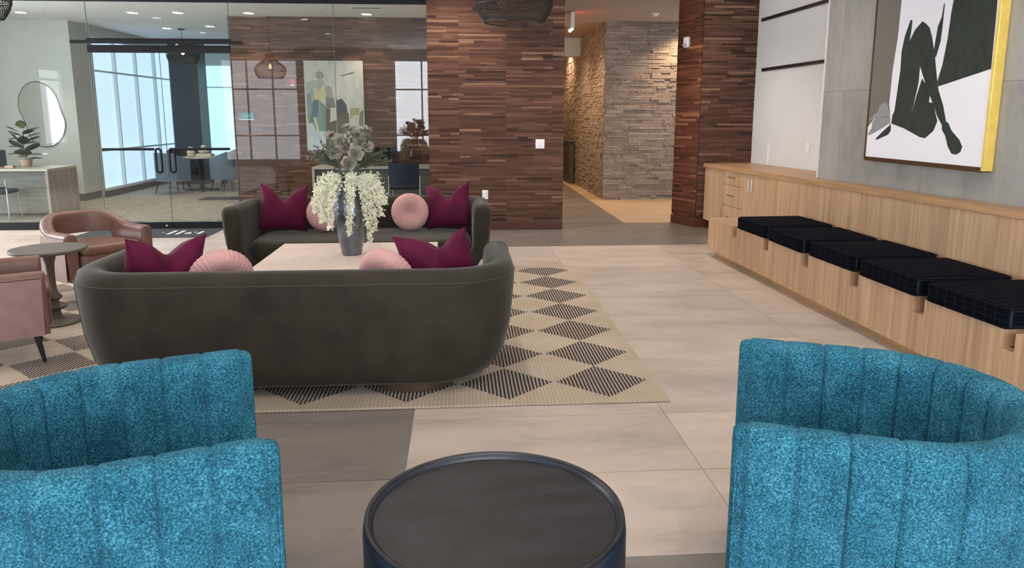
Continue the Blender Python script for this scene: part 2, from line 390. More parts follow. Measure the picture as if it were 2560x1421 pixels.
H_ST = [0.020, 0.024, 0.028, 0.030]; L_ST = [0.14, 0.20, 0.28, 0.36, 0.46, 0.56]
ww = struct('wall_wood', MB().box(-0.40, 1.37, 9.82, 10.2, 0, LOBBY), 'baseboard_dark', 'tall wall faced with dark walnut strips beside the hallway')
pieces_on(ww, piece_rows(-0.40, 1.37, 0.115, 3.2, H_ST, L_ST, 3, 0.61), 'wood_strip', 'walnut', (0, 9.82), 0, 0.012, 0.008, 0.001, 300)
obj('base_plank', MB().box(-0.40, 1.37, 9.795, 9.82, 0, 0.112), 'walnut', ww, bevel=0.003)
struct('wall_core', MB().box(-0.40, 1.37, 10.2, 18.6, 0, CEIL), 'hall_beige', 'beige side wall of the hallway behind the walnut wall')
# walnut column at the end of the bench
CA, CB_ = (3.226, 9.888), (3.035, 10.36)
wc = struct('wall_column', MB().prism([(CA[0] + .004, CA[1] + 0.012), (4.5, CA[1] + 0.012), (4.5, CB_[1]), (CB_[0] + 0.012, CB_[1])], 'z', 0, LOBBY), 'baseboard_dark', 'walnut strip clad column between hallway and oak cabinet')
rows = piece_rows(0, 1.27, 0.13, 3.2, H_ST, L_ST, 5)
pieces_on(wc, rows, 'wood_strip', 'walnut', (CA[0], CA[1] + 0.012), 0, 0.012, 0.008, 0.001, 180, rank=lambda i: rows[i][0])
sl = math.hypot(CB_[0] - CA[0], CB_[1] - CA[1]); srot = math.atan2(CA[1] - CB_[1], CA[0] - CB_[0])
pieces_on(wc, piece_rows(0, sl, 0.13, 3.2, H_ST, L_ST, 6), 'wood_strip', 'walnut_hall_lit', CB_, srot, 0.012, 0.006, 0.001, 120)
obj('base_plank', MB().box(0, 0.35, -0.03, 0, 0, 0.12), 'walnut_hall_lit', wc, loc=(CA[0] - 0.02, CA[1] + 0.012, 0), bevel=0.003)
obj('base_plank', MB().box(0, sl, -0.03, 0, 0, 0.12), 'walnut_hall_lit', wc, loc=(CB_[0], CB_[1], 0), rot=srot, bevel=0.003)
# stone
ws = struct('wall_stone', MB().box(2.60, 4.5, 13.30, 18.5, 0, CEIL), 'baseboard_dark', 'stacked ledger stone wall in the hallway')
H_S = [0.036, 0.042, 0.05, 0.06]; L_S = [0.10, 0.16, 0.22, 0.30, 0.40]
pieces_on(ws, piece_rows(0, 1.9, 0.0, CEIL, H_S, L_S, 8), 'stone', 'ledger_stone', (2.585, 13.30), 0, 0.008, 0.026, 0.003, 300)
pieces_on(ws, piece_rows(0, 5.2, 0.0, CEIL, H_S, [0.1, 0.15, 0.2, 0.28], 9), 'stone', 'ledger_stone', (2.60, 18.5), -math.pi / 2, 0.008, 0.022, 0.003, 0)
# hallway far end
struct('wall_hall_end', MB().box(1.37, 4.5, 18.5, 18.6, 0, CEIL), 'hall_beige', 'warm beige wall at the far end of the hallway')
hs = struct('trim_1', MB().box(1.37, 2.60, 16.0, 16.35, 2.75, CEIL), 'wall_white', 'white soffit crossing the hallway', 'soffit')
struct('trim_2', MB().box(1.37, 2.02, 16.3, 18.5, 0, CEIL), 'hall_beige', 'beige return wall in the hallway beyond the soffit', 'wall')
struct('baseboard_hall', MB().box(2.02, 2.035, 16.3, 18.5, 0, 0.1).box(2.035, 2.6, 18.485, 18.5, 0, 0.1), 'niche_white', 'white baseboard of the beige hallway wall', 'baseboard')
fc = thing('fire_alarm_pull', 'small dark red alarm pull on the beige hallway wall', 'fire alarm', (0, 0, 0))
obj('body', MB().box(2.02, 2.05, 16.42, 16.54, 1.85, 2.0), 'red_plastic', fc, bevel=0.004)
obj('lever', MB().box(2.05, 2.062, 16.45, 16.51, 1.9, 1.93), 'white_plastic', fc)
tag(obj('wall_console', MB().box(2.40, 2.555, 16.5, 17.6, 0.92, 0.96).box(2.44, 2.555, 16.55, 17.55, 0.0, 0.92), 'plinth_wood', bevel=0.004), 'narrow dark console counter against the far stone wall', 'console')

# ------------------------------------------------------------------ lobby enclosure with daylight windows (behind and left of the camera)
def window_wall(name, origin, rot, length, height, openings, mat, label, wname_start, thick=0.2, wallmat='wall_white', cols=0.9, transoms=(0.9, 2.3), shaded=()):
    """local x along the wall, room on the -y side... openings: (s0,s1,z0,z1)"""
    mb = MB(); cur = 0.0
    for (a, b, z0, z1) in sorted(openings):
        mb.box(cur, a, 0, thick, 0, height); mb.box(a, b, 0, thick, 0, z0); mb.box(a, b, 0, thick, z1, height); cur = b
    mb.box(cur, length, 0, thick, 0, height)
    struct(name, mb, wallmat, label, loc=origin, rot=rot)
    for k, (a, b, z0, z1) in enumerate(sorted(openings)):
        fr_ = MB(); t = 0.05 if thick > 0.15 else 0.032
        fr_.box(a, b, 0.03, 0.1, z0, z0 + t).box(a, b, 0.03, 0.1, z1 - t, z1)
        n = max(1, round((b - a) / cols)); xs = [a + (b - a) * q / n for q in range(n + 1)]
        for q, x in enumerate(xs):
            x0 = min(max(x - t / 2, a), b - t); fr_.box(x0, x0 + t, 0.03, 0.1, z0 + t, z1 - t)
        zs = [z0 + t] + [q for q in transoms if z0 + 0.2 < q < z1 - 0.2] + [z1 - t]
        for q in zs[1:-1]: 
            for i in range(n): fr_.box(xs[i] + t / 2, xs[i + 1] - t / 2, 0.03, 0.1, q - t / 2, q + t / 2)
        wf = struct('window_%d' % (wname_start + k), fr_, 'mullion', 'frosted daylight window with slim mullions in the %s' % label.split(' with')[0], 'window', loc=origin, rot=rot)
        for i in range(n):
            for j in range(len(zs) - 1):
                obj('pane', MB().box(xs[i] + 0.01, xs[i + 1] - 0.01, 0.10, 0.115, zs[j], zs[j + 1]), mat if k not in shaded else 'win_shaded', wf)
# back wall (Y=-3): local x runs along -X so that the room lies on the -y side
window_wall('wall_back', (4.6, -3.0, 0), math.pi, 13.8, LOBBY, [(0.6, 6.6, 0.12, 3.2), (9.5, 11.8, 0.12, 3.2)], 'win_back', 'lobby street wall with tall windows', 1, shaded=(1,))
window_wall('wall_left', (-9.0, -3.2, 0), math.pi / 2, 13.6, LOBBY, [(5.75, 6.75, 0.85, 2.55), (8.6, 13.4, 0.12, 3.2)], 'win_left', 'lobby left wall with tall windows', 3, cols=1.0, shaded=(0,))
struct('wall_office_west', MB().box(-9.2, -9.0, 10.4, 13.8, 0, CEIL), 'wall_white', 'plain off white side wall of the glazed office')
# ------------------------------------------------------------------ glass partition
gw = struct('wall_glass_sill', MB().box(-9, -4.80, GY - 0.03, GY + 0.03, 0, 0.10).box(-2.97, -0.40, GY - 0.03, GY + 0.03, 0, 0.10), 'black_metal', 'black bottom rail of the glass partition', 'frame')
struct('trim_3', MB().box(-9, -0.40, GY - 0.04, GY + 0.04, 2.965, 3.06).box(-9, -0.40, GY - 0.05, GY + 0.06, 3.06, CEIL + 0.02), 'black_metal', 'black head channel above the glass partition', 'frame')
def pane(name, x0, x1, z0, z1, label, y=GY):
    o = struct(name, MB().box(x0 + 0.003, x1 - 0.003, y - 0.006, y + 0.006, z0, z1), 'glass', label, 'glass')
    obj('edge_joint', MB().box(x1 - 0.003, x1 + 0.003, y - 0.007, y + 0.007, z0, z1), 'joint', o)
    return o
pane('window_10', -9.0, -4.785, 0.10, 2.965, 'clear fixed glass pane in front of the pale desk and mirror')
pane('window_11', -4.785, -2.99, 2.42, 2.965, 'clear transom glass above the black door header')
pane('window_12', -2.99, -1.645, 0.10, 2.965, 'clear fixed glass pane beside the doors before the teal plate')
pane('window_13', -1.645, -0.40, 0.10, 2.965, 'clear fixed glass pane next to the walnut wall')
struct('trim_4', MB().box(-4.97, -2.83, GY - 0.10, GY - 0.05, 2.432, 2.472).box(-4.79, -2.98, GY - 0.05, GY - 0.01, 2.44, 2.50), 'black_metal', 'black sliding track bar above the glass doors', 'track')
def glass_door(name, x0, x1, bar0, bar1, pull, label):
    d = tag(bpy.data.objects.new(name, None), label, 'door', kind='structure'); COL.objects.link(d); y = GY - 0.03
    obj('glass', MB().box(x0 + 0.004, x1 - 0.004, y - 0.006, y + 0.006, 0.09, 2.33), 'glass', d)
    obj('edge_joint', MB().box(x1 - 0.005, x1 - 0.0005, y - 0.007, y + 0.007, 0.09, 2.33), 'joint', d)
    obj('top_rail', MB().box(x0 + 0.002, x1 - 0.002, y - 0.025, y + 0.025, 2.32, 2.415), 'black_metal', d)
    obj('bottom_rail', MB().box(x0 + 0.002, x1 - 0.002, y - 0.025, y + 0.025, 0.005, 0.09), 'black_metal', d)
    obj('lock', MB().lathe([(0.014, 0), (0.014, 0.012), (0.006, 0.014)], 10), 'chrome', d, loc=((x1 - 0.07) if pull < (x0 + x1) / 2 + 0 or pull > x1 - 0.3 else x0 + 0.07, y - 0.024, 0.045), rot=(R(90), 0, 0))
    obj('push_bar', MB().tube([(bar0, y - 0.05, 1.075), (bar1, y - 0.05, 1.075)], 0.017, 8), 'black_metal', d, smooth=60)
    for bx in (bar0 + 0.03, bar1 - 0.03): obj('standoff', MB().tube([(bx, y - 0.05, 1.075), (bx, y, 1.075)], 0.012, 8), 'black_metal', d, smooth=60)
    s = 0.035
    arc = [(pull + s * math.cos(a), y - 0.06, 0.80 + s * math.sin(a)) for a in [math.pi + math.pi * q / 8 for q in range(9)]]
    arc2 = [(pull + s * math.cos(a), y - 0.06, 1.045 + s * math.sin(a)) for a in [math.pi * q / 8 for q in range(9)]]
    obj('pull_handle', MB().tube(arc + arc2, 0.015, 8, True), 'black_metal', d, smooth=60)
glass_door('door_1', -4.785, -3.89, -4.70, -4.04, -3.985, 'left leaf of the glass double door with black push bar')
glass_door('door_2', -3.887, -2.99, -3.80, -3.06, -3.81, 'right leaf of the glass double door with black push bar')

# ------------------------------------------------------------------ room behind the glass
wb = struct('wall_office', MB().box(-3.80, -0.40, 12.99, 13.12, 0, CEIL), 'baseboard_dark', 'walnut strip wall behind the glass with the abstract painting')
pieces_on(wb, piece_rows(-3.80, -0.40, 0.0, CEIL, H_ST, [0.16, 0.22, 0.28, 0.34, 0.4], 12), 'wood_strip', 'walnut', (0, 12.99), 0, 0.010, 0.006, 0.001, 300, rank=None)
struct('wall_mirror', MB().box(-9.0, -6.72, 13.75, 14.36, 0, CEIL), 'wall_white', 'off white wall carrying the wavy mirror')
struct('baseboard_mirror', MB().box(-9.0, -6.705, 13.735, 13.75, 0, 0.13).box(-6.72, -6.705, 13.75, 14.36, 0, 0.13), 'baseboard_dark', 'dark baseboard under the mirror wall', 'baseboard')
window_wall('wall_office_left', (-6.65, 14.36, 0), math.pi / 2, 4.9, CEIL, [(0.03, 4.85, 0.12, 2.95)], 'win_room', 'meeting corner side wall with frosted curtain glazing', 20, cols=1.0, transoms=(0.86, 2.33), thick=0.14)
struct('baseboard_office', MB().box(-6.66, -6.60, 14.36, 19.2, 0, 0.115), 'baseboard_dark', 'black sill under the frosted glazing', 'baseboard')
window_wall('wall_office_end', (-6.65, 19.2, 0), 0, 8.0, CEIL, [(0.25, 1.25, 0.5, 2.75), (1.4, 2.4, 0.5, 2.75)], 'win_room_far', 'meeting corner end wall with pale windows', 24, cols=1.0, transoms=(2.2,), thick=0.14)
struct('wall_office_column', MB().box(-6.25, -5.66, 16.9, 17.5, 0, CEIL), 'column_dark', 'dark slate square column in the meeting corner', 'column', bevel=0.01)

# ------------------------------------------------------------------ right wall: grey panels, niche, ledge, cabinet, bench
def wl(name, mb, mat, parent=None, **kw):
    if parent is None: return obj(name, mb, mat, loc=tuple(WA), rot=WROT, **kw)
    return obj(name, mb, mat, parent, **kw)
def ledge_z(s): return 0.880 + 0.0105 * (s + 2.0)
def slope_box(s0, s1, y0, y1, z0, z1f):     # top follows the ledge underside
    t0, t1 = z1f(s0), z1f(s1); b0, b1 = (z0(s0), z0(s1)) if callable(z0) else (z0, z0)
    return MB().add([(s0, y0, b0), (s1, y0, b1), (s1, y1, b1), (s0, y1, b0), (s0, y0, t0), (s1, y0, t1), (s1, y1, t1), (s0, y1, t0)],
                    [(0, 3, 2, 1), (4, 5, 6, 7), (0, 1, 5, 4), (1, 2, 6, 5), (2, 3, 7, 6), (3, 0, 4, 7)])
OG = 0.75           # grey wall plane
SG = on_w(2043, 440, OG)[0]
wg = tag(wl('wall_right', MB().box(SG, 10.6, OG + 0.012, OG + 0.1, 0, LOBBY), 'grout_wall'), 'grey stone panel wall behind the framed figure print', 'wall', kind='structure')
zj = on_w(2100, 228, OG)[1]; s_up = on_w(2107, 100, OG)[0]; s_lo = on_w(2302, 440, OG)[0]; PW = 1.22
for (z0, z1, sref) in ((ledge_z(1) - 0.05, zj, s_lo), (zj, zj + 0.85, s_up), (zj + 0.85, LOBBY, s_lo)):
    s = sref - PW * 6
    while s < 9.4:
        a, b = max(s, SG + 0.012), min(s + PW, 9.4); s += PW
        if b - a > 0.05: wl('stone_panel', MB().box(a + 0.0012, b - 0.0012, OG, OG + 0.012, z0 + 0.0012, z1 - 0.0012), 'wall_tile', wg)
ON = 1.25
tag(wl('wall_niche', MB().box(-2.15, SG, ON, ON + 0.1, 0.8, LOBBY).box(SG, SG + 0.012, OG + 0.012, ON + 0.1, 0.8, LOBBY).box(SG - 0.012, SG + 0.012, OG - 0.004, OG + 0.012, ledge_z(SG) + 0.002, LOBBY), 'niche_white'), 'white recessed media niche beside the grey panel wall', 'wall', kind='structure')
for (y_, e, lab) in ((178, 150, 'lower metal rail on the white niche wall'), (53, 2, 'upper metal rail on the white niche wall')):
    z_ = (on_w(1908, y_, ON)[1] + on_w(2062, e, ON)[1]) / 2; s0 = on_w(1907, y_, ON)[0]
    t = thing('shelf_rail', lab, 'rail', tuple(WA), WROT)
    obj('channel', MB().box(s0, SG - 0.05, ON - 0.022, ON, z_ - 0.022, z_ + 0.022), 'rail_metal', t, bevel=0.003)
    obj('slot', MB().box(s0 + 0.03, SG - 0.06, ON - 0.026, ON - 0.022, z_ - 0.006, z_ + 0.006), 'black_metal', t)
def wall_plate(name, label, cat, loc, rot, w, h, slots, group=None):
    t = thing(name, label, cat, loc, rot, group)
    obj('plate', MB().box(-w / 2, w / 2, -0.008, 0, -h / 2, h / 2), 'white_plastic', t, bevel=0.003)
    for (x, z, a, b) in slots: obj('insert', MB().box(x - a, x + a, -0.013, -0.008, z - b, z + b), 'grey_plastic' if a < 0.012 else 'white_plastic', t, bevel=0.002)
    return t
sn, zn = on_w(2020, 370, ON)
pN = WA + WU * sn + WN * ON
wall_plate('wall_outlet', 'white outlet plate on the white niche wall', 'outlet', (pN.x, pN.y, zn), WROT, 0.075, 0.12, [(0, 0.027, 0.017, 0.014), (0, -0.027, 0.017, 0.014)])
sn, zn = on_w(1922, 372, ON); pN = WA + WU * sn + WN * ON
wall_plate('cable_cover', 'narrow white cable cover standing on the niche ledge', 'cable cover', (pN.x, pN.y, 1.02), WROT, 0.05, 0.28, [(0, 0.1, 0.014, 0.02)])

# ledge over cabinet and bench
lg = slope_box(-2.05, 9.3, 0.585, OG - 0.006, lambda s: ledge_z(s) - 0.052, ledge_z); lg2 = slope_box(-2.05, SG - 0.015, OG - 0.006, ON - 0.004, lambda s: ledge_z(s) - 0.052, ledge_z); lg.add(lg2.v, lg2.f)
tag(wl('oak_ledge', lg, 'oak_edge', bevel=0.003), 'long oak ledge capping the cabinet and the bench back', 'ledge')
top = lambda s: ledge_z(s) - 0.053
cb = thing('oak_cabinet', 'oak cabinet with doors and drawers at the column end of the bench', 'cabinet', tuple(WA), WROT)
F0 = 0.625
obj('carcass', slope_box(-2.03, -0.08, F0, OG + 0.3, 0.12, top), 'oak', cb)
obj('toe_kick', MB().box(-1.99, -0.08, F0 + 0.05, OG + 0.3, 0.0, 0.12), 'plinth_wood', cb)
def front(name, a, b, z0, z1): 
    return obj(name, slope_box(a + 0.003, b - 0.003, F0 - 0.02, F0, z0 + 0.003, (lambda s: z1(s) - 0.003) if callable(z1) else (lambda s: z1 - 0.003)), 'oak', cb, bevel=0.0015)
front('door', -2.03, -1.40, 0.12, top)
for k, (z0, z1) in enumerate(((0.665, top), (0.405, 0.665), (0.12, 0.405))):
    d = front('drawer', -1.38, -0.76, z0, z1); zh = 0.765 if k == 0 else (0.54 if k == 1 else 0.27)
    h = MB().tube([(-1.17, F0 - 0.045, zh), (-0.97, F0 - 0.045, zh)], 0.005, 8)
    for x in (-1.15, -0.99): h.tube([(x, F0 - 0.045, zh), (x, F0 - 0.018, zh)], 0.004, 6)
    obj('handle', h, 'rail_metal', d, smooth=60)
for (a, b, hx) in ((-0.75, -0.475, -0.515), (-0.47, -0.09, -0.435)):
    d = front('door', a, b, 0.12, top)
    h = MB().tube([(hx, F0 - 0.05, 0.79), (hx, F0 - 0.05, 0.645)], 0.007, 8)
    for q in (0.775, 0.66): h.tube([(hx, F0 - 0.05, q), (hx, F0 - 0.018, q)], 0.005, 6)
    obj('handle', h, 'chrome', d, smooth=60)
# bench
bn = thing('oak_bench', 'long built-in oak bench with notched front board', 'bench', tuple(WA), WROT)
BE = 9.3
obj('back_panel', slope_box(-0.075, BE, 0.605, OG - 0.006, 0.42, top), 'oak', bn)
for k in range(15):
    s0 = -0.07 + 0.61 * k
    if s0 + 0.6 > BE: break
    obj('back_board', slope_box(s0 + 0.0008, s0 + 0.61 - 0.0008, 0.595, 0.605, 0.42, top), 'oak', bn)
obj('toe_kick', MB().box(0.02, BE, 0.0, 0.6, 0.0, 0.085), 'oak_edge', bn)
obj('front_board', MB().box(-0.04, BE, -0.06, 0.0, 0.075, 0.318), 'oak', bn)
obj('seat_deck', MB().box(-0.04, BE, 0.03, 0.605, 0.085, 0.42), 'oak', bn)
edges = [-0.04]; 
for k in range(12): edges += [0.632 + 0.722 * k, 0.735 + 0.722 * k]
for k in range(12):
    a, b = edges[2 * k], edges[2 * k + 1]
    obj('front_block', MB().box(a, b, -0.06, 0.03, 0.318, 0.42), 'oak', bn)
# seat cushions
def rbox(hx, hy, z0, z1, r, n=5):
    rings = []; e = 0.35 * r
    def ring(inset, z):
        pts = []; rr = max(r - inset, 0.004)
        for (cx, cy, a0) in ((hx - r, hy - r, 0), (-hx + r, hy - r, 90), (-hx + r, -hy + r, 180), (hx - r, -hy + r, 270)):
            for q in range(n + 1):
                a = R(a0 + 90 * q / n); pts.append((cx + rr * math.cos(a), cy + rr * math.sin(a), z))
        return pts
    q = r * 0.7
    for k in range(5):
        a = math.pi / 2 * k / 4; rings.append(ring(q * (1 - math.sin(a)), z0 + q * (1 - math.cos(a))))
    for k in range(5):
        a = math.pi / 2 * k / 4; rings.append(ring(q * (1 - math.cos(a)), z1 - q * (1 - math.sin(a))))
    return MB().loft(rings)
cush = rbox(0.315, 0.325, 0, 0.122, 0.04).mesh('seat_cushion', 50)
pip = MB()
for z in (0.014, 0.108):
    ring = []
    for (cx, cy, a0) in ((0.277, 0.287, 0), (-0.277, 0.287, 90), (-0.277, -0.287, 180), (0.277, -0.287, 270)):
        for q in range(5): a = R(a0 + 90 * q / 4); ring.append((cx + 0.036 * math.cos(a), cy + 0.036 * math.sin(a), z))
    pip.tube(ring, 0.0045, 6, True)
pipm = pip.mesh('piping', 60)
order_words = ['first black checked seat cushion on the bench, next to the oak cabinet', 'second black checked seat cushion along the bench from the oak cabinet', 'third black checked seat cushion along the bench from the oak cabinet',
               'fourth black checked seat cushion along the bench from the oak cabinet', 'fifth black checked seat cushion along the bench, farthest from the oak cabinet']
for k in range(5):
    s = 1.085 + 0.722 * k + (0.01 if k % 2 else 0); off = 0.235 + (0.012, -0.006, 0.008, -0.01, 0.0)[k]
    p = WA + WU * s + WN * off
    c = thing('seat_cushion', order_words[k], 'cushion', (p.x, p.y, 0.421), WROT + R((1.0, -1.2, 0.6, -0.8, 1.4)[k]), 'bench seat cushions')
    obj('cover', cush, 'plaid_black', c); obj('piping', pipm, 'plaid_black', c)

# framed figure print on the grey wall
ar = thing('framed_print', 'large gold framed print of a dark green seated figure on the grey wall', 'picture', tuple(WA), WROT)
OF = OG - 0.065
def aw(zx, zy, off=OF + 0.006): return on_w(2120 + zx * 0.32377, zy * 0.32377, off)
sL = aw(134, 1215)[0]; sR = aw(1035, 1283)[0]; zB = (aw(134, 1215)[1] + aw(1035, 1283)[1]) / 2; zT = 2.80; th = 0.022
obj('canvas', MB().box(sL, sR, OF + 0.006, OG - 0.002, zB, zT), 'art_white', ar)
obj('frame_side', MB().box(sR, sR + 0.028, OF - 0.004, OG, zB - 0.026, zT + 0.026), 'gold_leaf', ar, label='gold leaf side of the frame', bevel=0.003)
obj('frame_side', MB().box(sL - 0.012, sL, OF - 0.004, OG, zB - 0.026, zT + 0.026), 'frame_brown', ar, bevel=0.003)
obj('frame_bottom', MB().box(sL, sR, OF - 0.004, OG, zB - 0.034, zB), 'frame_brown', ar, label='dark bronze bottom edge of the frame', bevel=0.003)
obj('frame_top', MB().box(sL, sR, OF - 0.004, OG, zT, zT + 0.03), 'gold_leaf', ar, bevel=0.003)
def ashape(pts, mat, lift):
    poly = [aw(*p) for p in pts]; poly = [(min(max(a, sL + 0.001), sR - 0.001), max(b, zB)) for a, b in poly]
    obj('printed_shape', MB().prism(poly, 'y', OF + 0.006 - lift, OF + 0.007), mat, ar)
ashape([(215, -120), (425, -120), (415, 0), (385, 290), (345, 540), (318, 800), (325, 890), (325, 905), (200, 920), (150, 980), (160, 600), (190, 250)], 'art_taupe', 0.0010)
ashape([(250, 810), (300, 790), (325, 890), (328, 960), (305, 950), (240, 975), (180, 1010), (190, 940), (215, 915), (305, 905), (305, 895), (160, 930), (200, 890), (235, 860)], 'art_grey', 0.0016)
ashape([(150, 1045), (175, 1000), (240, 975), (312, 945), (312, 960), (240, 1005), (180, 1038)], 'art_grey', 0.0016)
ashape([(840, -120), (1165, -120), (1150, 60), (1105, 532), (697, 668), (690, 630), (730, 500), (770, 300), (800, 90)], 'art_green', 0.0012)
ashape([(484, 155), (498, 155), (492, 220), (475, 320), (520, 230), (575, 165), (600, 180), (632, 215), (650, 290), (672, 440), (690, 640), (700, 700), (735, 815), (757, 940), (775, 950), (800, 1010), (860, 1080),
        (882, 1135), (868, 1175), (835, 1195), (800, 1188), (770, 1130), (752, 1050), (725, 1000), (727, 968), (690, 900), (655, 800), (632, 735), (600, 650), (557, 510), (545, 640), (500, 840), (480, 860), (345, 890), (360, 855), (405, 545), (415, 400), (440, 280)], 'art_green', 0.0014)
ashape([(572, 608), (600, 650), (632, 735), (625, 790), (655, 795), (690, 935), (660, 1010), (595, 1068), (555, 1060), (430, 990), (335, 955), (345, 885), (480, 860), (500, 845), (530, 740)], 'art_green', 0.0013)
ashape([(743, 20), (748, 40), (730, 210), (715, 320), (680, 440), (668, 440), (665, 380), (695, 205), (725, 130)], 'art_green', 0.0012)
ashape([(332, 960), (330, 1010), (310, 1040), (218, 1082), (215, 1070), (285, 1000)], 'art_green', 0.0014)

# ------------------------------------------------------------------ rug
rb = rbox(2.68, 1.76, 0, 0.014, 0.012, 2)
RX0, RX1, RY0, RY1 = -4.25, 1.115, 3.70, 7.22
rm = MB().box(RX0, RX1, RY0, RY1, 0.0005, 0.013)
tag(obj('area_rug', rm, 'rug_wool', bevel=0.004), 'beige wool area rug with dark striped diamonds under the sofas', 'rug')

# ------------------------------------------------------------------ swept upholstery shells (open side towards +x)
def u_path(hw, xf, xb, rad, step):
    pts = []; segs = []
    L1 = xf - (xb + rad); L2 = math.pi / 2 * rad; L3 = 2 * (hw - rad)
    tot = 2 * L1 + 2 * L2 + L3; n = int(tot / step)
    for i in range(n + 1):
        s = tot * i / n; q = s
        if q <= L1: p = (xf - q, -hw); nn = (0, -1)
        elif q <= L1 + L2: a = (q - L1) / rad; p = (xb + rad - rad * math.sin(a), -hw + rad - rad * math.cos(a)); nn = (-math.sin(a), -math.cos(a))
        elif q <= L1 + L2 + L3: p = (xb, -hw + rad + (q - L1 - L2)); nn = (-1, 0)
        elif q <= L1 + 2 * L2 + L3: a = (q - L1 - L2 - L3) / rad; p = (xb + rad - rad * math.cos(a), hw - rad + rad * math.sin(a)); nn = (-math.cos(a), math.sin(a))
        else: p = (xb + rad + (q - L1 - 2 * L2 - L3), hw); nn = (0, 1)
        pts.append((p, nn, s))
    return pts, tot
def shell(path, tot, section, cap_r, capn=5):
    """section(s, tot) -> list of (offset, z) going outer-bottom, outer-top, inner-top, inner-bottom"""
    rings = []
    def cap(idx, sgn):
        (p, nn, s) = path[idx]; out = []
        t = (nn[1] * -1, nn[0]) if False else None
        a, b = path[0][0], path[1][0]
        if idx != 0: a, b = path[-1][0], path[-2][0]
        d = Vector((a[0] - b[0], a[1] - b[1])).normalized(); sec = section(s, tot); om = sum(o for o, z in sec) / len(sec); zmx = max(z for o, z in sec); zmn = min(z for o, z in sec)
        for k in range(1, capn + 1):
            al = math.pi / 2 * k / capn; e = cap_r * math.sin(al); sh = cap_r * (1 - math.cos(al)); ring = []
            for o, z in sec:
                o2 = om + (o - om) * max(0.0, 1 - sh / max(1e-6, max(abs(q - om) for q, _ in sec)))
                z2 = min(z, zmx - sh * 0.8) if z > (zmx + zmn) / 2 else z
                ring.append((p[0] + nn[0] * o2 + d.x * e, p[1] + nn[1] * o2 + d.y * e, z2))
            out.append(ring)
        return out
    rings += cap(0, 1)[::-1]
    for (p, nn, s) in path: rings.append([(p[0] + nn[0] * o, p[1] + nn[1] * o, z) for o, z in section(s, tot)])
    rings += cap(len(path) - 1, 1)
    return MB().loft(rings)

# --- teal barrel chairs
def teal_section(s, tot):
    p = tot / 16.0; ds = abs((s / p + 0.5) % 1.0 - 0.5) * p
    gv = 0.0105 * math.exp(-(ds / 0.0042) ** 2) + 0.003 * (1 - min(1, ds / (p * 0.5))) ** 3
    t = 0.062 - gv; zt = 0.728 - gv * 0.45; zb = 0.10; sec = []
    # slight outward lean at the top
    for k in range(9): q = k / 8; sec.append((t - 0.022 * (1 - q) ** 1.5 - 0.012 * math.sin(math.pi * q) * 0, zb + (zt - 0.05 - zb) * q))
    for k in range(1, 10): a = math.pi * k / 10; sec.append((t * math.cos(a), zt - 0.05 + 0.05 * math.sin(a)))
    for k in range(9): q = k / 8; sec.append((-t, zt - 0.05 - (zt - 0.05 - zb) * q))
    return sec
def teal_chair(label):
    c = thing('barrel_chair', label, 'chair', group=None)
    path, tot = u_path(0.39, 0.36, -0.39, 0.37, 0.006)
    obj('shell', shell(path, tot, teal_section, 0.035), 'teal_boucle', c, smooth=60)
    st = []
    for z, k in ((0.12, 0.97), (0.13, 1.0), (0.36, 1.0), (0.40, 0.985), (0.42, 0.94), (0.425, 0.86)):
        ring = []
        for q in range(40):
            a = math.pi / 2 + math.pi * q / 39; ring.append((0.32 * k * math.cos(a), 0.32 * k * math.sin(a), z))
        ring += [(0.36 * k, -0.32 * k, z), (0.36 * k, 0.32 * k, z)]
        st.append(ring)
    obj('seat', MB().loft(st), 'teal_boucle', c, smooth=50)
    obj('plinth', MB().lathe([(0.27, 0.0), (0.28, 0.01), (0.28, 0.11), (0.2, 0.12)], 40), 'black_metal', c, smooth=40)
    # welt down the front edge of each arm
    for sg in (-1, 1):
        obj('arm_welt', MB().tube([(0.383, sg * (0.385 + 0.050), 0.14 + 0.48 * q / 8) for q in range(9)], 0.004, 6), 'teal_boucle', c, smooth=60)
    return c
lc = teal_chair('teal boucle barrel chair beside the drum table, on the side of the leather armchairs')
rc = copy_tree(lc); rc['label'] = 'teal boucle barrel chair beside the drum table, on the side of the oak bench'
def place_tub(o, a, b, fwd):
    """a, b: outer rim tips of the two arms in plan; the chair opens across a-b"""
    a, b = Vector(a), Vector(b); m = (a + b) / 2; t = (b - a).normalized(); f = Vector((-t.y, t.x)) if True else None
    if f.x * fwd < 0: f = -f
    ang = math.atan2(f.y, f.x); o.location = (m.x - f.x * 0.395, m.y - f.y * 0.395, 0); o.rotation_euler = (0, 0, ang)
place_tub(lc, (-0.744, 2.556), (-0.446, 1.736), 1)
place_tub(rc, (1.028, 2.573), (0.686, 1.733), -1)
lc['group'] = 'teal barrel chairs'; rc['group'] = 'teal barrel chairs'

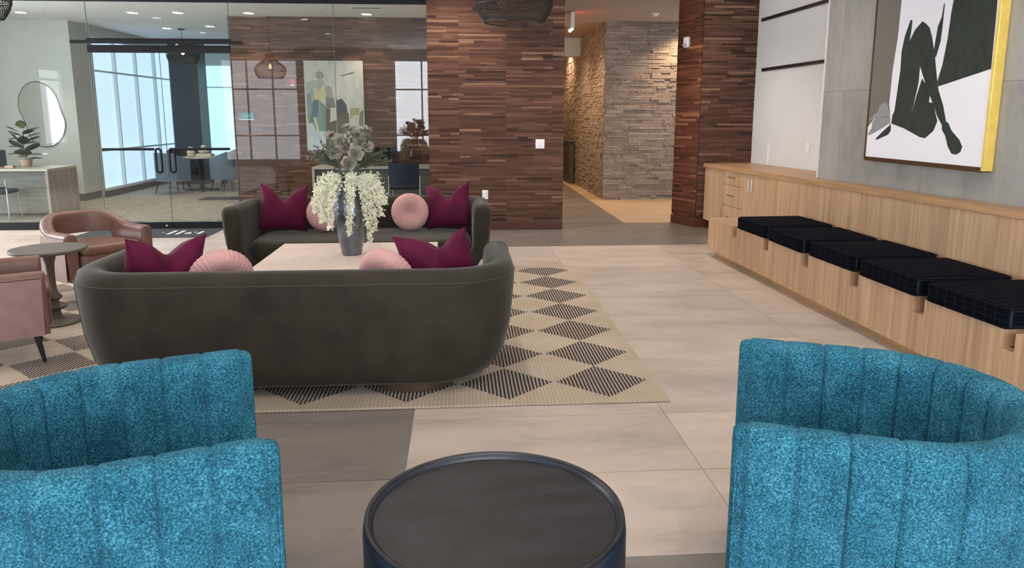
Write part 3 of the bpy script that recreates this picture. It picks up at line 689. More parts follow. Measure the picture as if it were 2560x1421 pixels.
# --- drum table
dt = thing('drum_table', 'round black wooden drum table with raised rim between the teal chairs', 'table', (0.085, 1.885, 0))
rr = 0.36; zt = 0.445
obj('body', MB().lathe([(rr - 0.03, 0.0), (rr - 0.008, 0.02), (rr, 0.06), (rr, zt - 0.03), (rr - 0.003, zt - 0.008), (rr - 0.01, zt), (rr - 0.020, zt), (rr - 0.026, zt - 0.006), (rr - 0.028, zt - 0.014), (0.02, zt - 0.014)], 96), 'drum_side', dt, smooth=35)
obj('table_top', MB().lathe([(rr - 0.028, zt - 0.02), (rr - 0.028, zt - 0.0125), (0.01, zt - 0.0125)], 96), 'drum_black', dt, smooth=35, label='worn black wooden top')
obj('rim', MB().tube([((rr - 0.012) * math.cos(2 * math.pi * q / 96), (rr - 0.012) * math.sin(2 * math.pi * q / 96), zt - 0.001) for q in range(96)], 0.008, 8, True), 'drum_black', dt, smooth=60)

# --- olive sofas (open towards +x locally)
SEC_S = [(-0.18, 0.070), (-0.05, 0.070), (0.0, 0.078), (0.026, 0.105), (0.042, 0.20), (0.056, 0.36), (0.070, 0.50), (0.078, 0.60), (0.080, 0.645), (0.076, 0.672), (0.062, 0.697), (0.036, 0.713), (0.0, 0.718),
         (-0.036, 0.712), (-0.062, 0.695), (-0.078, 0.665), (-0.085, 0.60), (-0.09, 0.45), (-0.09, 0.30), (-0.14, 0.20), (-0.20, 0.16)]
def sofa_section(s, tot):
    d = min(s, tot - s); k = min(1.0, d / 0.35); k = k * k * (3 - 2 * k); out = []
    for o, z in SEC_S:
        zz = z if z > 0.45 else 0.45 - (0.45 - z) * (0.80 + 0.20 * k)
        m = abs(s / tot - 0.5) * 2; c = min(1.0, max(0.0, (m - 0.38) / 0.22)); c = c * c * (3 - 2 * c)
        if z < 0.36 and o > -0.06: o -= 0.10 * c * ((0.36 - z) / 0.29) ** 2.4
        out.append((o, zz))
    return out
def sofa(label):
    c = thing('curved_sofa', label, 'sofa', group='olive velvet sofas')
    hw, xf, xb, rad = 1.12, 0.42, -0.415, 0.30
    path, tot = u_path(hw, xf, xb, rad, 0.03)
    obj('shell', shell(path, tot, sofa_section, 0.075, 6), 'sofa_velvet', c, smooth=60)
    # seat: soft block with bowed front
    rings = []
    def plan(k, z, dx):
        ring = []; hx0, hy = -0.33, 1.02
        for q in range(64):
            a = 2 * math.pi * q / 64; ca, sa = math.cos(a), math.sin(a); e = 0.42
            x = 0.06 + 0.42 * k * math.copysign(abs(ca) ** e, ca); y = hy * k * math.copysign(abs(sa) ** e, sa)
            if ca > 0: x += 0.07 * (1 - (y / hy) ** 2) * k
            ring.append((x + dx, y, z))
        return ring
    for k, z, dx in ((0.80, 0.09, -0.06), (0.90, 0.10, -0.03), (0.965, 0.15, -0.01), (0.995, 0.23, 0), (1.0, 0.31, 0), (0.995, 0.345, 0), (0.975, 0.375, 0), (0.94, 0.393, 0), (0.86, 0.401, 0), (0.5, 0.406, 0), (0.05, 0.406, 0)): rings.append(plan(k, z, dx))
    obj('seat', MB().loft(rings), 'sofa_velvet', c, smooth=60)
    # seams
    p2 = [(p[0] + nn[0] * 0.081, p[1] + nn[1] * 0.081, 0.652) for p, nn, s in path]
    sm = obj('piping', MB().tube(p2, 0.0032, 6), 'sofa_piping', c, smooth=60)
    for frac in (0.195, 0.805):
        p, nn, s = path[int(len(path) * frac)]
        obj('seam', MB().tube([(p[0] + nn[0] * (o + 0.001), p[1] + nn[1] * (o + 0.001), z) for o, z in sofa_section(s, tot)[2:11]], 0.003, 6), 'sofa_piping', c, smooth=60)
    for idx, dr in ((0, -1), (-1, 1)):
        p, nn, s = path[idx]
        sec = sofa_section(s, tot); obj('seam', MB().tube([(p[0] + 0.004, p[1] + nn[1] * (o + (0.002 if o > 0 else -0.002)), z) for o, z in sec[2:17]], 0.0035, 6), 'sofa_piping', c, smooth=60)
    for y in (-0.62, 0.62):
        obj('plinth', MB().lathe([(0.235, 0.0), (0.242, 0.004), (0.242, 0.1), (0.2, 0.12)], 48), 'plinth_wood', c, loc=(-0.135, y, 0.013), smooth=40)
    return c
s1 = sofa('olive velvet curved sofa seen from behind, between rug edge and pale table'); s1.location = (-0.895, 4.28, 0); s1.rotation_euler = (0, 0, R(90))
s2 = copy_tree(s1); s2['label'] = 'olive velvet curved sofa facing the pale table, in front of the walnut wall'; s2.location = (-0.92, 7.13, 0); s2.rotation_euler = (0, 0, R(-90))

# --- cushions
def chop_pillow(hw, hh, T, D, skew=0.0):
    nu, nv = 28, 14; rings = []
    for i in range(nu + 1):
        u = -1 + 2 * i / nu; ring = []
        def pt(v, side):
            th = T * (max(0, 1 - abs(u) ** 2.2) * max(0, 1 - abs(v) ** 2.2)) ** 0.5 + 0.004
            x = hw * u * (1 - 0.07 * (1 - v * v)); z = hh * v * (1 - 0.07 * (1 - u * u))
            wv = max(0, (v + 0.35) / 1.35) ** 1.6; ux = u - skew
            z -= D * math.exp(-(ux / 0.38) ** 2) * wv + D * 0.25 * wv * (1 - u * u)
            th *= 1 - 0.45 * math.exp(-(ux / 0.22) ** 2) * wv
            th += 0.004 * math.sin(9 * u + 4 * v) * (1 - u * u) * (1 - v * v)
            return (x, side * th, z)
        for j in range(nv + 1): ring.append(pt(-1 + 2 * j / nv, -1))
        for j in range(nv, -1, -1): ring.append(pt(-1 + 2 * j / nv, 1))
        rings.append(ring)
    return MB().loft(rings)
pm = chop_pillow(0.225, 0.225, 0.085, 0.11).mesh('throw_pillow', 70)
pm2 = chop_pillow(0.225, 0.225, 0.115, 0.085, 0.1).mesh('throw_pillow', 70)
def round_pillow():
    n, c = 160, thing('round_pillow', '', 'pillow', group='pink round pillows'); rad, T = 0.185, 0.068; rings = []
    prof = [(0.06, 0.30), (0.2, 0.62), (0.38, 0.88), (0.58, 1.0), (0.76, 0.95), (0.9, 0.72), (0.98, 0.36), (1.0, 0.0)]
    prof = prof + [(r, -t) for r, t in prof[-2::-1]]
    for k, (r, t) in enumerate(prof):
        amp = 0.045 * (1 - 0.6 * r)
        ring = []
        for q in range(n):
            a = 2 * math.pi * q / n; w_ = abs(math.sin(a * 20)) ; m = 1 - amp * 2.0 * (1 - w_) ** 2
            ring.append((rad * r * math.cos(a) * (1 - 0.02 * (1 - w_)), -T * t * m, rad * r * math.sin(a) * (1 - 0.02 * (1 - w_))))
        rings.append(ring)
    obj('cover', MB().loft(rings), 'pink_velvet', c, smooth=75)
    for sg in (-1, 1): obj('button', MB().lathe([(0.002, 0.008), (0.011, 0.006), (0.015, 0), (0.012, -0.01)], 14), 'pink_velvet', c, loc=(0, sg * T * 0.34, 0), rot=(R(90 * -sg) if sg > 0 else R(90), 0, 0), smooth=60)
    return c
def pillow(mesh, label, loc, rot): return tag(obj('throw_pillow', mesh, 'burgundy_velvet', loc=loc, rot=rot), label, 'pillow', 'burgundy throw pillows')
pillow(pm, 'burgundy velvet pillow on the facing sofa, beside the glass door side arm', (-1.700, 7.240, 0.643), (R(-14), R(5), R(14)))
pillow(pm, 'burgundy velvet pillow on the facing sofa, at the arm by the walnut wall', (-0.115, 7.260, 0.646), (R(-14), R(-6), R(-16)))
pillow(pm2, 'burgundy velvet pillow leaning in the near sofa arm by the leather chairs', (-1.703, 4.282, 0.634), (R(17), R(3), R(43)))
pillow(pm2, 'burgundy velvet pillow leaning in the near sofa arm over the rug', (-0.134, 4.324, 0.648), (R(22), R(-9), R(-16)))
rp = round_pillow(); rps = [rp] + [copy_tree(rp) for _ in range(3)]
for o, lab, loc, rot in zip(rps, ['pink pleated round pillow on the facing sofa, half hidden by the white blossoms', 'pink pleated round pillow on the facing sofa, clear of the flowers',
                                  'pink pleated round pillow in the near sofa beside the pillow at the leather chair end', 'pink pleated round pillow in the near sofa beside the pillow over the rug'],
                            [(-1.300, 7.220, 0.588), (-0.490, 7.220, 0.589), (-1.390, 4.310, 0.585), (-0.430, 4.270, 0.585)], [(R(-14), 0, R(4)), (R(-12), R(10), R(12)), (R(24), R(30), R(40)), (R(22), R(-10), R(-36))]):
    o['label'] = lab; o.location = loc; o.rotation_euler = rot

# --- coffee table, vase
ct = thing('coffee_table', 'square bleached oak coffee table between the two olive sofas', 'table', (0, 0, 0))
obj('table_top', MB().box(-1.53, -0.20, 5.10, 6.46, 0.365, 0.42), 'bleached_oak', ct, bevel=0.006)
for y in (5.22, 6.26): obj('leg_panel', MB().box(-1.42, -0.31, y, y + 0.09, 0.013, 0.365), 'bleached_oak', ct, bevel=0.004)
vp = on_z(877, 640, 0.42)
VX, VY = vp.x, vp.y + 0.07
vz = thing('floor_vase', 'tall slate grey metallic vase on the pale coffee table', 'vase', (VX, VY, 0.42))
VH = 0.64
prof = [(0.004, 0.004), (0.074, 0.0), (0.080, 0.008), (0.086, 0.05), (0.108, 0.15), (0.126, 0.26), (0.130, 0.32), (0.124, 0.40), (0.106, 0.48), (0.078, 0.545), (0.066, 0.60), (0.066, 0.63), (0.072, VH), (0.064, VH), (0.058, 0.62), (0.06, 0.55), (0.07, 0.5), (0.004, 0.49)]
obj('body', MB().lathe(prof, 14), 'vase_metal', vz, smooth=80)

fa = thing('flower_arrangement', 'bouquet of cream hanging blossoms and sage succulents in the grey vase', 'flowers', (VX, VY, 0.42 + VH))
rng = random.Random(21)
def spray(pts, n, spread, seed):
    rg = random.Random(seed); mb = MB()
    for i in range(n):
        t = 0.26 + 0.74 * rg.random() ** 0.85; k = t * (len(pts) - 1); a = min(int(k), len(pts) - 2); f = k - a
        p = Vector(pts[a]).lerp(Vector(pts[a + 1]), f); w_ = spread * (1.12 - 0.80 * t) * (0.35 + 0.65 * min(1, (t - 0.26) * 5))
        p += Vector((rg.gauss(0, 1), rg.gauss(0, 1), rg.gauss(0, 0.7))) * w_ * 0.55
        r = rg.uniform(0.0055, 0.0095); ax = Vector((rg.uniform(-1, 1), rg.uniform(-1, 1), rg.uniform(-1, 1))).normalized(); b = ax.orthogonal().normalized(); c_ = ax.cross(b)
        vs = []; fs = []
        for q in range(4):
            a0 = math.pi / 2 * q; d = b * math.cos(a0) + c_ * math.sin(a0); e = ax.cross(d); o = len(vs)
            vs += [p, p + (d + e * 0.55) * r + ax * r * 0.5, p + d * r * 1.5 + ax * r * 0.2, p + (d - e * 0.55) * r + ax * r * 0.5]; fs.append((o, o + 1, o + 2, o + 3))
        mb.add(vs, fs)
    return mb
def arc3(p0, p1, p2, n=10): 
    p0, p1, p2 = Vector(p0), Vector(p1), Vector(p2); return [(p0 * (1 - t) ** 2 + p1 * 2 * t * (1 - t) + p2 * t * t) for t in [q / n for q in range(n + 1)]]
sprays = [((-0.13, -0.05), -0.345, 0.05, 330, (-0.215, -0.06)), ((-0.17, -0.02), -0.28, 0.05, 300, (-0.27, -0.02)), ((-0.09, -0.09), -0.40, 0.045, 300, (-0.145, -0.12)), ((-0.12, 0.04), -0.36, 0.05, 240, (-0.20, 0.06)),
          ((0.02, -0.10), -0.44, 0.038, 240, (0.01, -0.165)), ((0.035, -0.1), -0.18, 0.045, 220, (0.03, -0.15)),
          ((0.12, -0.05), -0.42, 0.045, 320, (0.20, -0.09)), ((0.10, -0.08), -0.50, 0.042, 280, (0.165, -0.12)), ((0.15, 0.0), -0.31, 0.05, 280, (0.24, -0.02)), ((0.14, 0.05), -0.22, 0.045, 200, (0.27, 0.04))]
for k, (mid, zd, spd, n, end) in enumerate(sprays):
    zd -= 0.02
    pts = arc3((mid[0] * 0.3, mid[1] * 0.3, -0.02), (mid[0] * 1.35, mid[1] * 1.35, 0.07), (end[0], end[1], zd), 12)
    sp_ = obj('blossom_spray', spray(pts, int(n * 1.5), spd * 1.35, 50 + k), 'petal_white', fa, label='cream hanging blossom spray')
    obj('stem', MB().tube(pts, 0.0022, 5), 'stem_green', sp_)
def rosette(rad, seed):
    rg = random.Random(seed); mb = MB()
    for ringi, (cnt, rr_, tilt) in enumerate(((6, 1.0, 18), (6, 0.8, 38), (5, 0.58, 58), (4, 0.36, 75))):
        for q in range(cnt):
            a = 2 * math.pi * (q + 0.5 * (ringi % 2)) / cnt + rg.uniform(-0.15, 0.15); L = rad * rr_; t = R(tilt + rg.uniform(-6, 6)); wv = L * 0.42
            d = Vector((math.cos(a), math.sin(a), 0)); sd = Vector((-math.sin(a), math.cos(a), 0)); up = Vector((0, 0, 1))
            def P(l, s_, cup): return d * (l * math.cos(t)) + up * (l * math.sin(t) + cup) + sd * s_
            vs = [P(0.02 * L, 0, 0), P(0.5 * L, wv, 0.10 * L), P(0.55 * L, 0, -0.02 * L), P(0.5 * L, -wv, 0.10 * L), P(0.85 * L, wv * 0.8, 0.12 * L), P(0.9 * L, 0, 0.03 * L), P(0.85 * L, -wv * 0.8, 0.12 * L), P(1.05 * L, 0, 0.13 * L)]
            mb.add(vs, [(0, 1, 2), (0, 2, 3), (1, 4, 5, 2), (2, 5, 6, 3), (4, 7, 5), (5, 7, 6)])
    return mb
for k, (x, y, z_, r, dx) in enumerate([(-0.10, -0.08, 0.17, 0.075, (0.3, -1, 0.4)), (0.02, -0.10, 0.09, 0.07, (0.0, -1, 0.35)), (0.075, -0.09, 0.165, 0.07, (0.1, -1, 0.3)), (-0.055, -0.08, 0.27, 0.06, (-0.1, -0.9, 0.6)), (-0.125, -0.04, 0.30, 0.05, (-0.4, -0.8, 0.6)),
                                       (0.085, -0.06, 0.31, 0.075, (0.2, -0.8, 0.6)), (0.15, -0.05, 0.22, 0.065, (0.5, -0.8, 0.3)), (0.10, -0.05, 0.24, 0.06, (0.2, -0.9, 0.3)), (0.0, -0.03, 0.36, 0.045, (0, -0.6, 0.9)), (-0.02, -0.06, 0.20, 0.055, (0, -1, 0.5)), (0.14, 0.0, 0.34, 0.05, (0.5, -0.5, 0.7)), (0.05, 0.03, 0.33, 0.06, (0.2, -0.4, 0.9)), (-0.09, 0.03, 0.24, 0.06, (-0.6, -0.4, 0.6))]):
    q = Vector(dx).normalized().to_track_quat('Z', 'Y').to_euler()
    ro = obj('succulent_rosette', rosette(r * 0.95, 80 + k), 'succulent', fa, loc=(x, y, z_), rot=q, smooth=40)
    obj('stem', MB().tube([(x, y, z_), (x * 0.6, y * 0.5, z_ * 0.4), (x * 0.2, y * 0.2, -0.05)], 0.004, 5), 'stem_green', fa)
def sprig(p0, p1, n, L, seed):
    rg = random.Random(seed); p0, p1 = Vector(p0), Vector(p1); mid = (p0 + p1) / 2 + Vector((0, 0, 0.04)); pts = arc3(p0, mid, p1, 8); mb = MB(); mb.tube(pts, 0.0018, 4); d = (p1 - p0).normalized()
    for i in range(n):
        t = 0.25 + 0.75 * i / n; k = t * 8; a = min(int(k), 7); p = pts[a].lerp(pts[a + 1], k - a); sd = d.cross(Vector((rg.uniform(-0.5, 0.5), rg.uniform(-0.5, 0.5), 1))).normalized() * (1 if i % 2 else -1)
        v = (d * 0.7 + sd + Vector((0, 0, rg.uniform(-0.3, 0.5)))).normalized(); nrm = v.cross(Vector((0, 1, 0.3))).normalized(); l = L * rg.uniform(0.7, 1.1)
        mb.add([p, p + v * l * 0.5 + nrm * l * 0.2, p + v * l, p + v * l * 0.5 - nrm * l * 0.2], [(0, 1, 2, 3)])
    return mb
for k in range(44):
    a = rng.uniform(-0.25, math.pi + 0.25); el = rng.uniform(-0.05, 0.9); L = rng.uniform(0.20, 0.34)
    dv = Vector((math.cos(a) * math.cos(el), -0.3 + 0.5 * rng.random(), 0.28 * math.sin(el) + 0.12 * math.sin(a))); dv.normalize()
    obj('leaf_sprig', sprig((dv.x * 0.05, dv.y * 0.04, 0.03), (dv.x * L, dv.y * L * 0.6, 0.07 + abs(dv.z) * L * 1.1), 16, 0.045, 200 + k), 'sage_leaf', fa)
obj('blue_leaf', MB().prism([(-0.05, 0.045), (-0.02, 0.06), (0.035, 0.075), (0.03, 0.06), (0.0, 0.04)], 'y', -0.115, -0.112), 'blue_leaf', fa)

# --- leather armchairs (open towards +x)
def leather_chair(label):
    c = thing('leather_armchair', label, 'armchair', group='brown leather armchairs')
    path, tot = u_path(0.315, 0.27, -0.315, 0.30, 0.02)
    def zt_(s): m = abs(s / tot - 0.5) * 2; k = min(1, max(0, (m - 0.25) / 0.45)); k = k * k * (3 - 2 * k); return 0.705 - 0.115 * k
    def zb_(s): m = abs(s / tot - 0.5) * 2; k = min(1, max(0, (m - 0.40) / 0.20)); k = k * k * (3 - 2 * k); return 0.515 - 0.315 * k
    def sec(s, tot_):
        zt, zb = zt_(s), zb_(s); t = 0.048; out = []
        for k in range(6): out.append((t - 0.02 * (1 - k / 5), zb + (zt - 0.035 - zb) * k / 5))
        for k in range(1, 8): a = math.pi * k / 8; out.append((t * math.cos(a), zt - 0.035 + 0.035 * math.sin(a)))
        for k in range(6): out.append((-t, zt - 0.035 - (zt - 0.035 - zb) * k / 5))
        return out
    obj('back_shell', shell(path, tot, sec, 0.022, 4), 'leather', c, smooth=55)
    for sgn in (0, 1):
        o_, z_ = (0.050, None); pp = []
        rngp = path[:int(len(path) * 0.33)] if sgn == 0 else path[int(len(path) * 0.67):]
    obj('piping', MB().tube([(p[0] + nn[0] * 0.05, p[1] + nn[1] * 0.05, zt_(s) - 0.036) for p, nn, s in path], 0.0035, 6), 'seam', c, smooth=60)
    for sg in (-1, 1):
        sp_ = [(0.262, 0.20), (0.27, 0.55), (0.02, 0.565), (-0.10, 0.55), (-0.14, 0.40), (-0.12, 0.20)]
        obj('side_panel', MB().prism([(x, z) for x, z in sp_], 'y', sg * 0.362, sg * 0.366), 'leather_side_lit', c, label='leather outer side panel with the light on it put into the colour')
    seat = rbox(0.29, 0.255, 0.22, 0.415, 0.05); obj('seat_base', seat, 'leather', c, smooth=50, loc=(0.02, 0, 0))
    cu = rbox(0.285, 0.25, 0.0, 0.075, 0.045); obj('seat_cushion', cu, 'leather', c, smooth=50, loc=(0.04, 0, 0.40))
    for sx in (-1, 1):
        for sy in (-1, 1):
            mb = MB(); mb.loft([[(sx * 0.21 + e * r0 * a + sx * sl_, sy * 0.25 + e * r0 * b + sy * sl_, z) for a, b in ((1, 1), (-1, 1), (-1, -1), (1, -1))] for e, r0, z, sl_ in ((1, 0.010, 0.013, 0.035), (1, 0.022, 0.235, 0.0))])
            obj('leg', mb, 'black_metal', c, bevel=0.003)
    return c
c1 = leather_chair('brown leather tub armchair between the side table and the glass door'); c1.location = (-3.11, 6.42, 0); c1.rotation_euler = (0, 0, R(-37))
c2 = copy_tree(c1); c2['label'] = 'brown leather tub armchair seen from its side, cut off at the rug corner'; c2.location = (-2.935, 4.71, 0); c2.rotation_euler = (0, 0, R(30))
sdt = thing('side_table', 'round taupe side table with turned pedestal between the leather armchairs', 'table', (-2.985, 5.50, 0.013))
obj('table_top', MB().lathe([(0.21, 0.528), (0.245, 0.538), (0.252, 0.545), (0.252, 0.553), (0.245, 0.559), (0.01, 0.559)], 64), 'side_table', sdt, smooth=40)
obj('pedestal', MB().lathe([(0.05, 0.03), (0.042, 0.075), (0.032, 0.09), (0.05, 0.10), (0.085, 0.118), (0.088, 0.128), (0.06, 0.145), (0.034, 0.155), (0.034, 0.17), (0.05, 0.18), (0.06, 0.195), (0.05, 0.21), (0.036, 0.225), (0.028, 0.26), (0.026, 0.35), (0.03, 0.44), (0.045, 0.50), (0.075, 0.524), (0.11, 0.531)], 32), 'side_table', sdt, smooth=50)
obj('base', MB().lathe([(0.165, 0.0), (0.172, 0.012), (0.16, 0.026), (0.12, 0.036), (0.06, 0.045), (0.05, 0.05)], 48), 'side_table', sdt, smooth=50)

# --- door mat with lettering
mt = thing('door_mat', 'dark entrance mat with pale script letters before the glass doors', 'mat', (0, 0, 0))
obj('mat_base', MB().box(-4.88, -3.20, 9.46, 10.18, 0.0005, 0.008), 'mat_dark', mt, bevel=0.002)
def stroke(pix, r): 
    pts = [on_z(x, y, 0.008) for x, y in pix]; o = MB()
    for a, b in zip(pts[:-1], pts[1:]):
        d = (b - a).normalized(); n = Vector((-d.y, d.x, 0)) * r
        o.add([a + n, b + n, b - n, a - n], [(0, 1, 2, 3)]); k = len(o.v); o.add([(v[0], v[1], 0.0095) for v in (a + n, b + n, b - n, a - n)], [(0, 1, 2, 3)])
    obj('lettering', o, 'mat_letter', mt)
for pix in ([(406.5, 582.3), (410.5, 581.6)], [(418, 586.5), (442, 577.3)], [(440, 586.5), (463, 577.0)], [(463, 584.5), (470, 582.5), (479, 581), (484, 582.5), (488, 581.0), (484, 580.3), (476, 583.3), (470, 585.2), (464, 584.3)], [(494, 585.2), (509, 578.7)], [(279, 591.5), (282, 590.5)]): stroke(pix, 0.022)

# ------------------------------------------------------------------ pendants
def pendant_mesh():
    prof = [(0.226, 0.0), (0.252, 0.035), (0.275, 0.075), (0.291, 0.125), (0.294, 0.165), (0.278, 0.205), (0.235, 0.248), (0.175, 0.29), (0.125, 0.335), (0.09, 0.385), (0.075, 0.43)]
    def rz(t):
        k = t * (len(prof) - 1); a = min(int(k), len(prof) - 2); f = k - a; return prof[a][0] + (prof[a + 1][0] - prof[a][0]) * f, prof[a][1] + (prof[a + 1][1] - prof[a][1]) * f
    mb = MB(); ns = 64; m = 34
    for sg in (-1, 1):
        for q in range(ns):
            pts = []
            for i in range(m + 1):
                t = i / m; r, z = rz(t); a = 2 * math.pi * q / ns + sg * t * 1.55; pts.append((r * math.cos(a), r * math.sin(a), z))
            mb.tube(pts, 0.0021, 3)
    hp = MB()
    for t in (0.0, 0.3, 0.62, 1.0):
        r, z = rz(t); hp.tube([(r * math.cos(2 * math.pi * q / 48), r * math.sin(2 * math.pi * q / 48), z) for q in range(48)], 0.0048, 6, True)
    return mb.mesh('woven_shade'), hp.mesh('hoop', 60)
SHADE, HOOP = pendant_mesh()
def pendant(loc, ceil, label, lit):
    p = thing('pendant_lamp', label, 'lamp', loc, group='woven pendants'); h = ceil - loc[2]
    obj('woven_shade', SHADE, 'rattan_black', p); obj('hoop', HOOP, 'rattan_black', p)
    obj('socket', MB().lathe([(0.078, 0.428), (0.078, 0.436), (0.02, 0.44), (0.02, 0.40), (0.018, 0.28), (0.004, 0.28)][::-1], 16), 'black_metal', p, smooth=40)
    obj('cord', MB().tube([(0, 0, 0.43), (0, 0, h)], 0.004, 6), 'black_metal', p); obj('canopy', MB().lathe([(0.06, h - 0.025), (0.06, h), (0.01, h)], 20), 'black_metal', p, smooth=40)
    obj('light_bulb', MB().lathe([(0.004, 0.17), (0.022, 0.178), (0.030, 0.20), (0.026, 0.225), (0.014, 0.26), (0.013, 0.285)], 16), 'bulb', p, smooth=60)
pc = on_y(1285, 68, 5.84)
pendant((pc.x, 5.84, pc.z + 0.035), LOBBY, 'black woven rattan pendant hanging before the walnut wall', True)
pendant((-3.56, 5.84, pc.z + 0.03), LOBBY, 'black woven rattan pendant hanging before the glazed desk area', True)
pm_ = on_y(443, 160, 14.9); pendant((pm_.x + 0.12, 14.9, pm_.z), CEIL, 'black woven rattan pendant inside the glass room near the slate column', True)

# ------------------------------------------------------------------ glass room contents
# recessed downlights
def downlight(x, y, ceil, label, energy, warm=(1.0, 0.80, 0.58), spot=95, group='recessed downlights'):
    t = thing('recessed_downlight', label, 'light', (x, y, ceil), group=group)
    obj('trim_ring', MB().lathe([(0.075, -0.002), (0.085, -0.012), (0.10, -0.010), (0.102, 0.0)], 28, cap=False), 'white_plastic', t, smooth=40)
    obj('diffuser', MB().lathe([(0.078, -0.004), (0.01, -0.004)], 28), 'lamp_disc', t)
    l = bpy.data.lights.new('downlight', 'SPOT'); l.energy = energy; l.color = warm; l.spot_size = R(spot); l.spot_blend = 0.7; l.shadow_soft_size = 0.06
    lo = bpy.data.objects.new('lamp', l); COL.objects.link(lo); lo.parent = t; lo.location = (0, 0, -0.03)
for (px, py, lab) in ((52, 30, 'round ceiling downlight over the pale desk by the mirror'), (332, 31, 'round ceiling downlight just inside the glass doors, mirror side'), (445, 31, 'round ceiling downlight just inside the glass doors, walnut side'),
                      (417, 70, 'round ceiling downlight deeper in the meeting corner, window side'), (525, 65, 'round ceiling downlight deeper in the meeting corner, walnut side'), (622, 32, 'round ceiling downlight close to the walnut office wall above the teal plate'), (918, 36, 'round ceiling downlight above the abstract painting')):
    p = on_z(px, py, CEIL); y = min(p.y, 12.55) if px in (622, 918) else p.y
    downlight(p.x, y, CEIL, lab, DOWNLIGHT)
for (x, y, lab, e) in ((4.0, 12.85, 'hallway downlight grazing the stone wall behind the walnut column', 130), (3.9, 11.6, 'hallway downlight behind the walnut column, lobby side', 60), (1.72, 13.6, 'hallway downlight opposite the stone corner', 110), (1.72, 15.2, 'hallway downlight near the soffit', 90), (2.3, 17.4, 'hallway downlight beyond the soffit', 90)):
    downlight(x, y, CEIL, lab, e, (1.0, 0.70, 0.43), 130, 'hallway downlights')
rows_w = ('by the walnut wall', 'above the facing sofa', 'above the near sofa', 'above the drum table'); cols_w = ('left corner', 'leather chair', 'middle', 'bench')
for i, y in enumerate((9.1, 6.9, 4.2, 1.4)):
    for j, x in enumerate((-6.2, -3.2, -0.1, 2.4)):
        downlight(x, y, LOBBY, 'added lobby fill light %s on the %s side' % (rows_w[i], cols_w[j]), 70 if i else 130, (1.0, 0.86, 0.73), 115, 'added lobby fill lights')  # unseen grid of ceiling spots, added as warm fill for the lobby
pv = on_z(915, 18, CEIL)
vt = thing('ceiling_vent', 'slotted white air vent in the office ceiling', 'vent', (pv.x, pv.y, CEIL))
obj('frame', MB().box(-0.24, 0.24, -0.07, 0.07, -0.012, 0), 'white_plastic', vt)
for k in range(3): obj('slot', MB().box(-0.21, 0.21, -0.045 + 0.035 * k, -0.03 + 0.035 * k, -0.014, -0.012), 'charcoal', vt)
for (px, py, lab, cl) in ((250, 52, 'small sprinkler head in the ceiling over the open floor by the mirror', CEIL), (805, 22, 'small sprinkler head in the ceiling by the painting', CEIL), (108, 20, 'small sprinkler head in the ceiling over the pale desk', CEIL)):
    p = on_z(px, py, cl); t = thing('sprinkler_head', lab, 'sprinkler', (p.x, p.y, cl), group='sprinklers')
    obj('rosette', MB().lathe([(0.035, 0), (0.035, -0.006), (0.01, -0.012)], 16), 'white_plastic', t, smooth=40); obj('deflector', MB().lathe([(0.006, -0.01), (0.006, -0.045), (0.022, -0.047), (0.022, -0.05)], 12), 'chrome', t)
# wavy mirror
mp = [(122, 232), (150, 285), (160, 330), (155, 345), (95, 362)]
mz = [(195, 485), (240, 492), (290, 520), (325, 565), (345, 615), (362, 665), (380, 710), (384, 755), (370, 805), (335, 850), (290, 868), (245, 865), (205, 845), (178, 805), (160, 755), (140, 705), (115, 655), (108, 600), (118, 550), (145, 508)]
mpts = [on_y(x * 0.4222, y * 0.4222, 13.72) for x, y in mz]; mpts = [(p.x, p.z) for p in mpts]
def smooth_poly(P, n=6):
    out = []; N = len(P)
    for i in range(N):
        p0, p1, p2, p3 = (Vector(P[(i + k - 1) % N]) for k in range(4))
        for q in range(n):
            t = q / n; out.append(tuple(0.5 * ((2 * p1) + (p2 - p0) * t + (2 * p0 - 5 * p1 + 4 * p2 - p3) * t * t + (3 * p1 - p0 - 3 * p2 + p3) * t ** 3)))
    return out
mpts = smooth_poly(mpts, 4)
mi = thing('wavy_mirror', 'wavy blob-shaped wall mirror with thin dark rim', 'mirror', (0, 0, 0))
obj('mirror_glass', MB().prism(mpts, 'y', 13.722, 13.745), 'mirror', mi)
obj('rim', MB().tube([(x, 13.728, z) for x, z in mpts], 0.009, 6, True), 'charcoal', mi, smooth=60)
# desk by the mirror
dk = thing('reception_desk', 'pale wood desk with grey modesty panel below the mirror', 'desk', (0, 0, 0))
dA, dB = on_y(160, 422, 11.95), on_y(75, 545, 11.6)
obj('desk_top', MB().box(-8.2, -6.10, 11.45, 12.30, 0.70, 0.735), 'desk_top', dk, bevel=0.003)
obj('end_panel', MB().box(-6.14, -6.10, 11.45, 12.30, 0.002, 0.70), 'desk_wood', dk); obj('front_panel', MB().box(-8.15, -6.14, 11.60, 11.63, 0.06, 0.70), 'desk_panel', dk)
obj('end_panel', MB().box(-8.2, -8.16, 11.45, 12.30, 0.002, 0.70), 'desk_wood', dk)
pr = thing('desk_printer', 'dark blue-grey boxy printer on the pale desk beside the plant', 'printer', (0, 0, 0))
obj('body', MB().box(-7.5, -7.06, 11.75, 12.15, 0.736, 0.985), 'navy', pr, bevel=0.012); obj('paper_tray', MB().box(-7.45, -7.02, 11.72, 12.0, 0.985, 1.0), 'grey_plastic', pr)
obj('output_slot', MB().box(-7.45, -7.05, 11.745, 11.75, 0.86, 0.89), 'black_metal', pr)
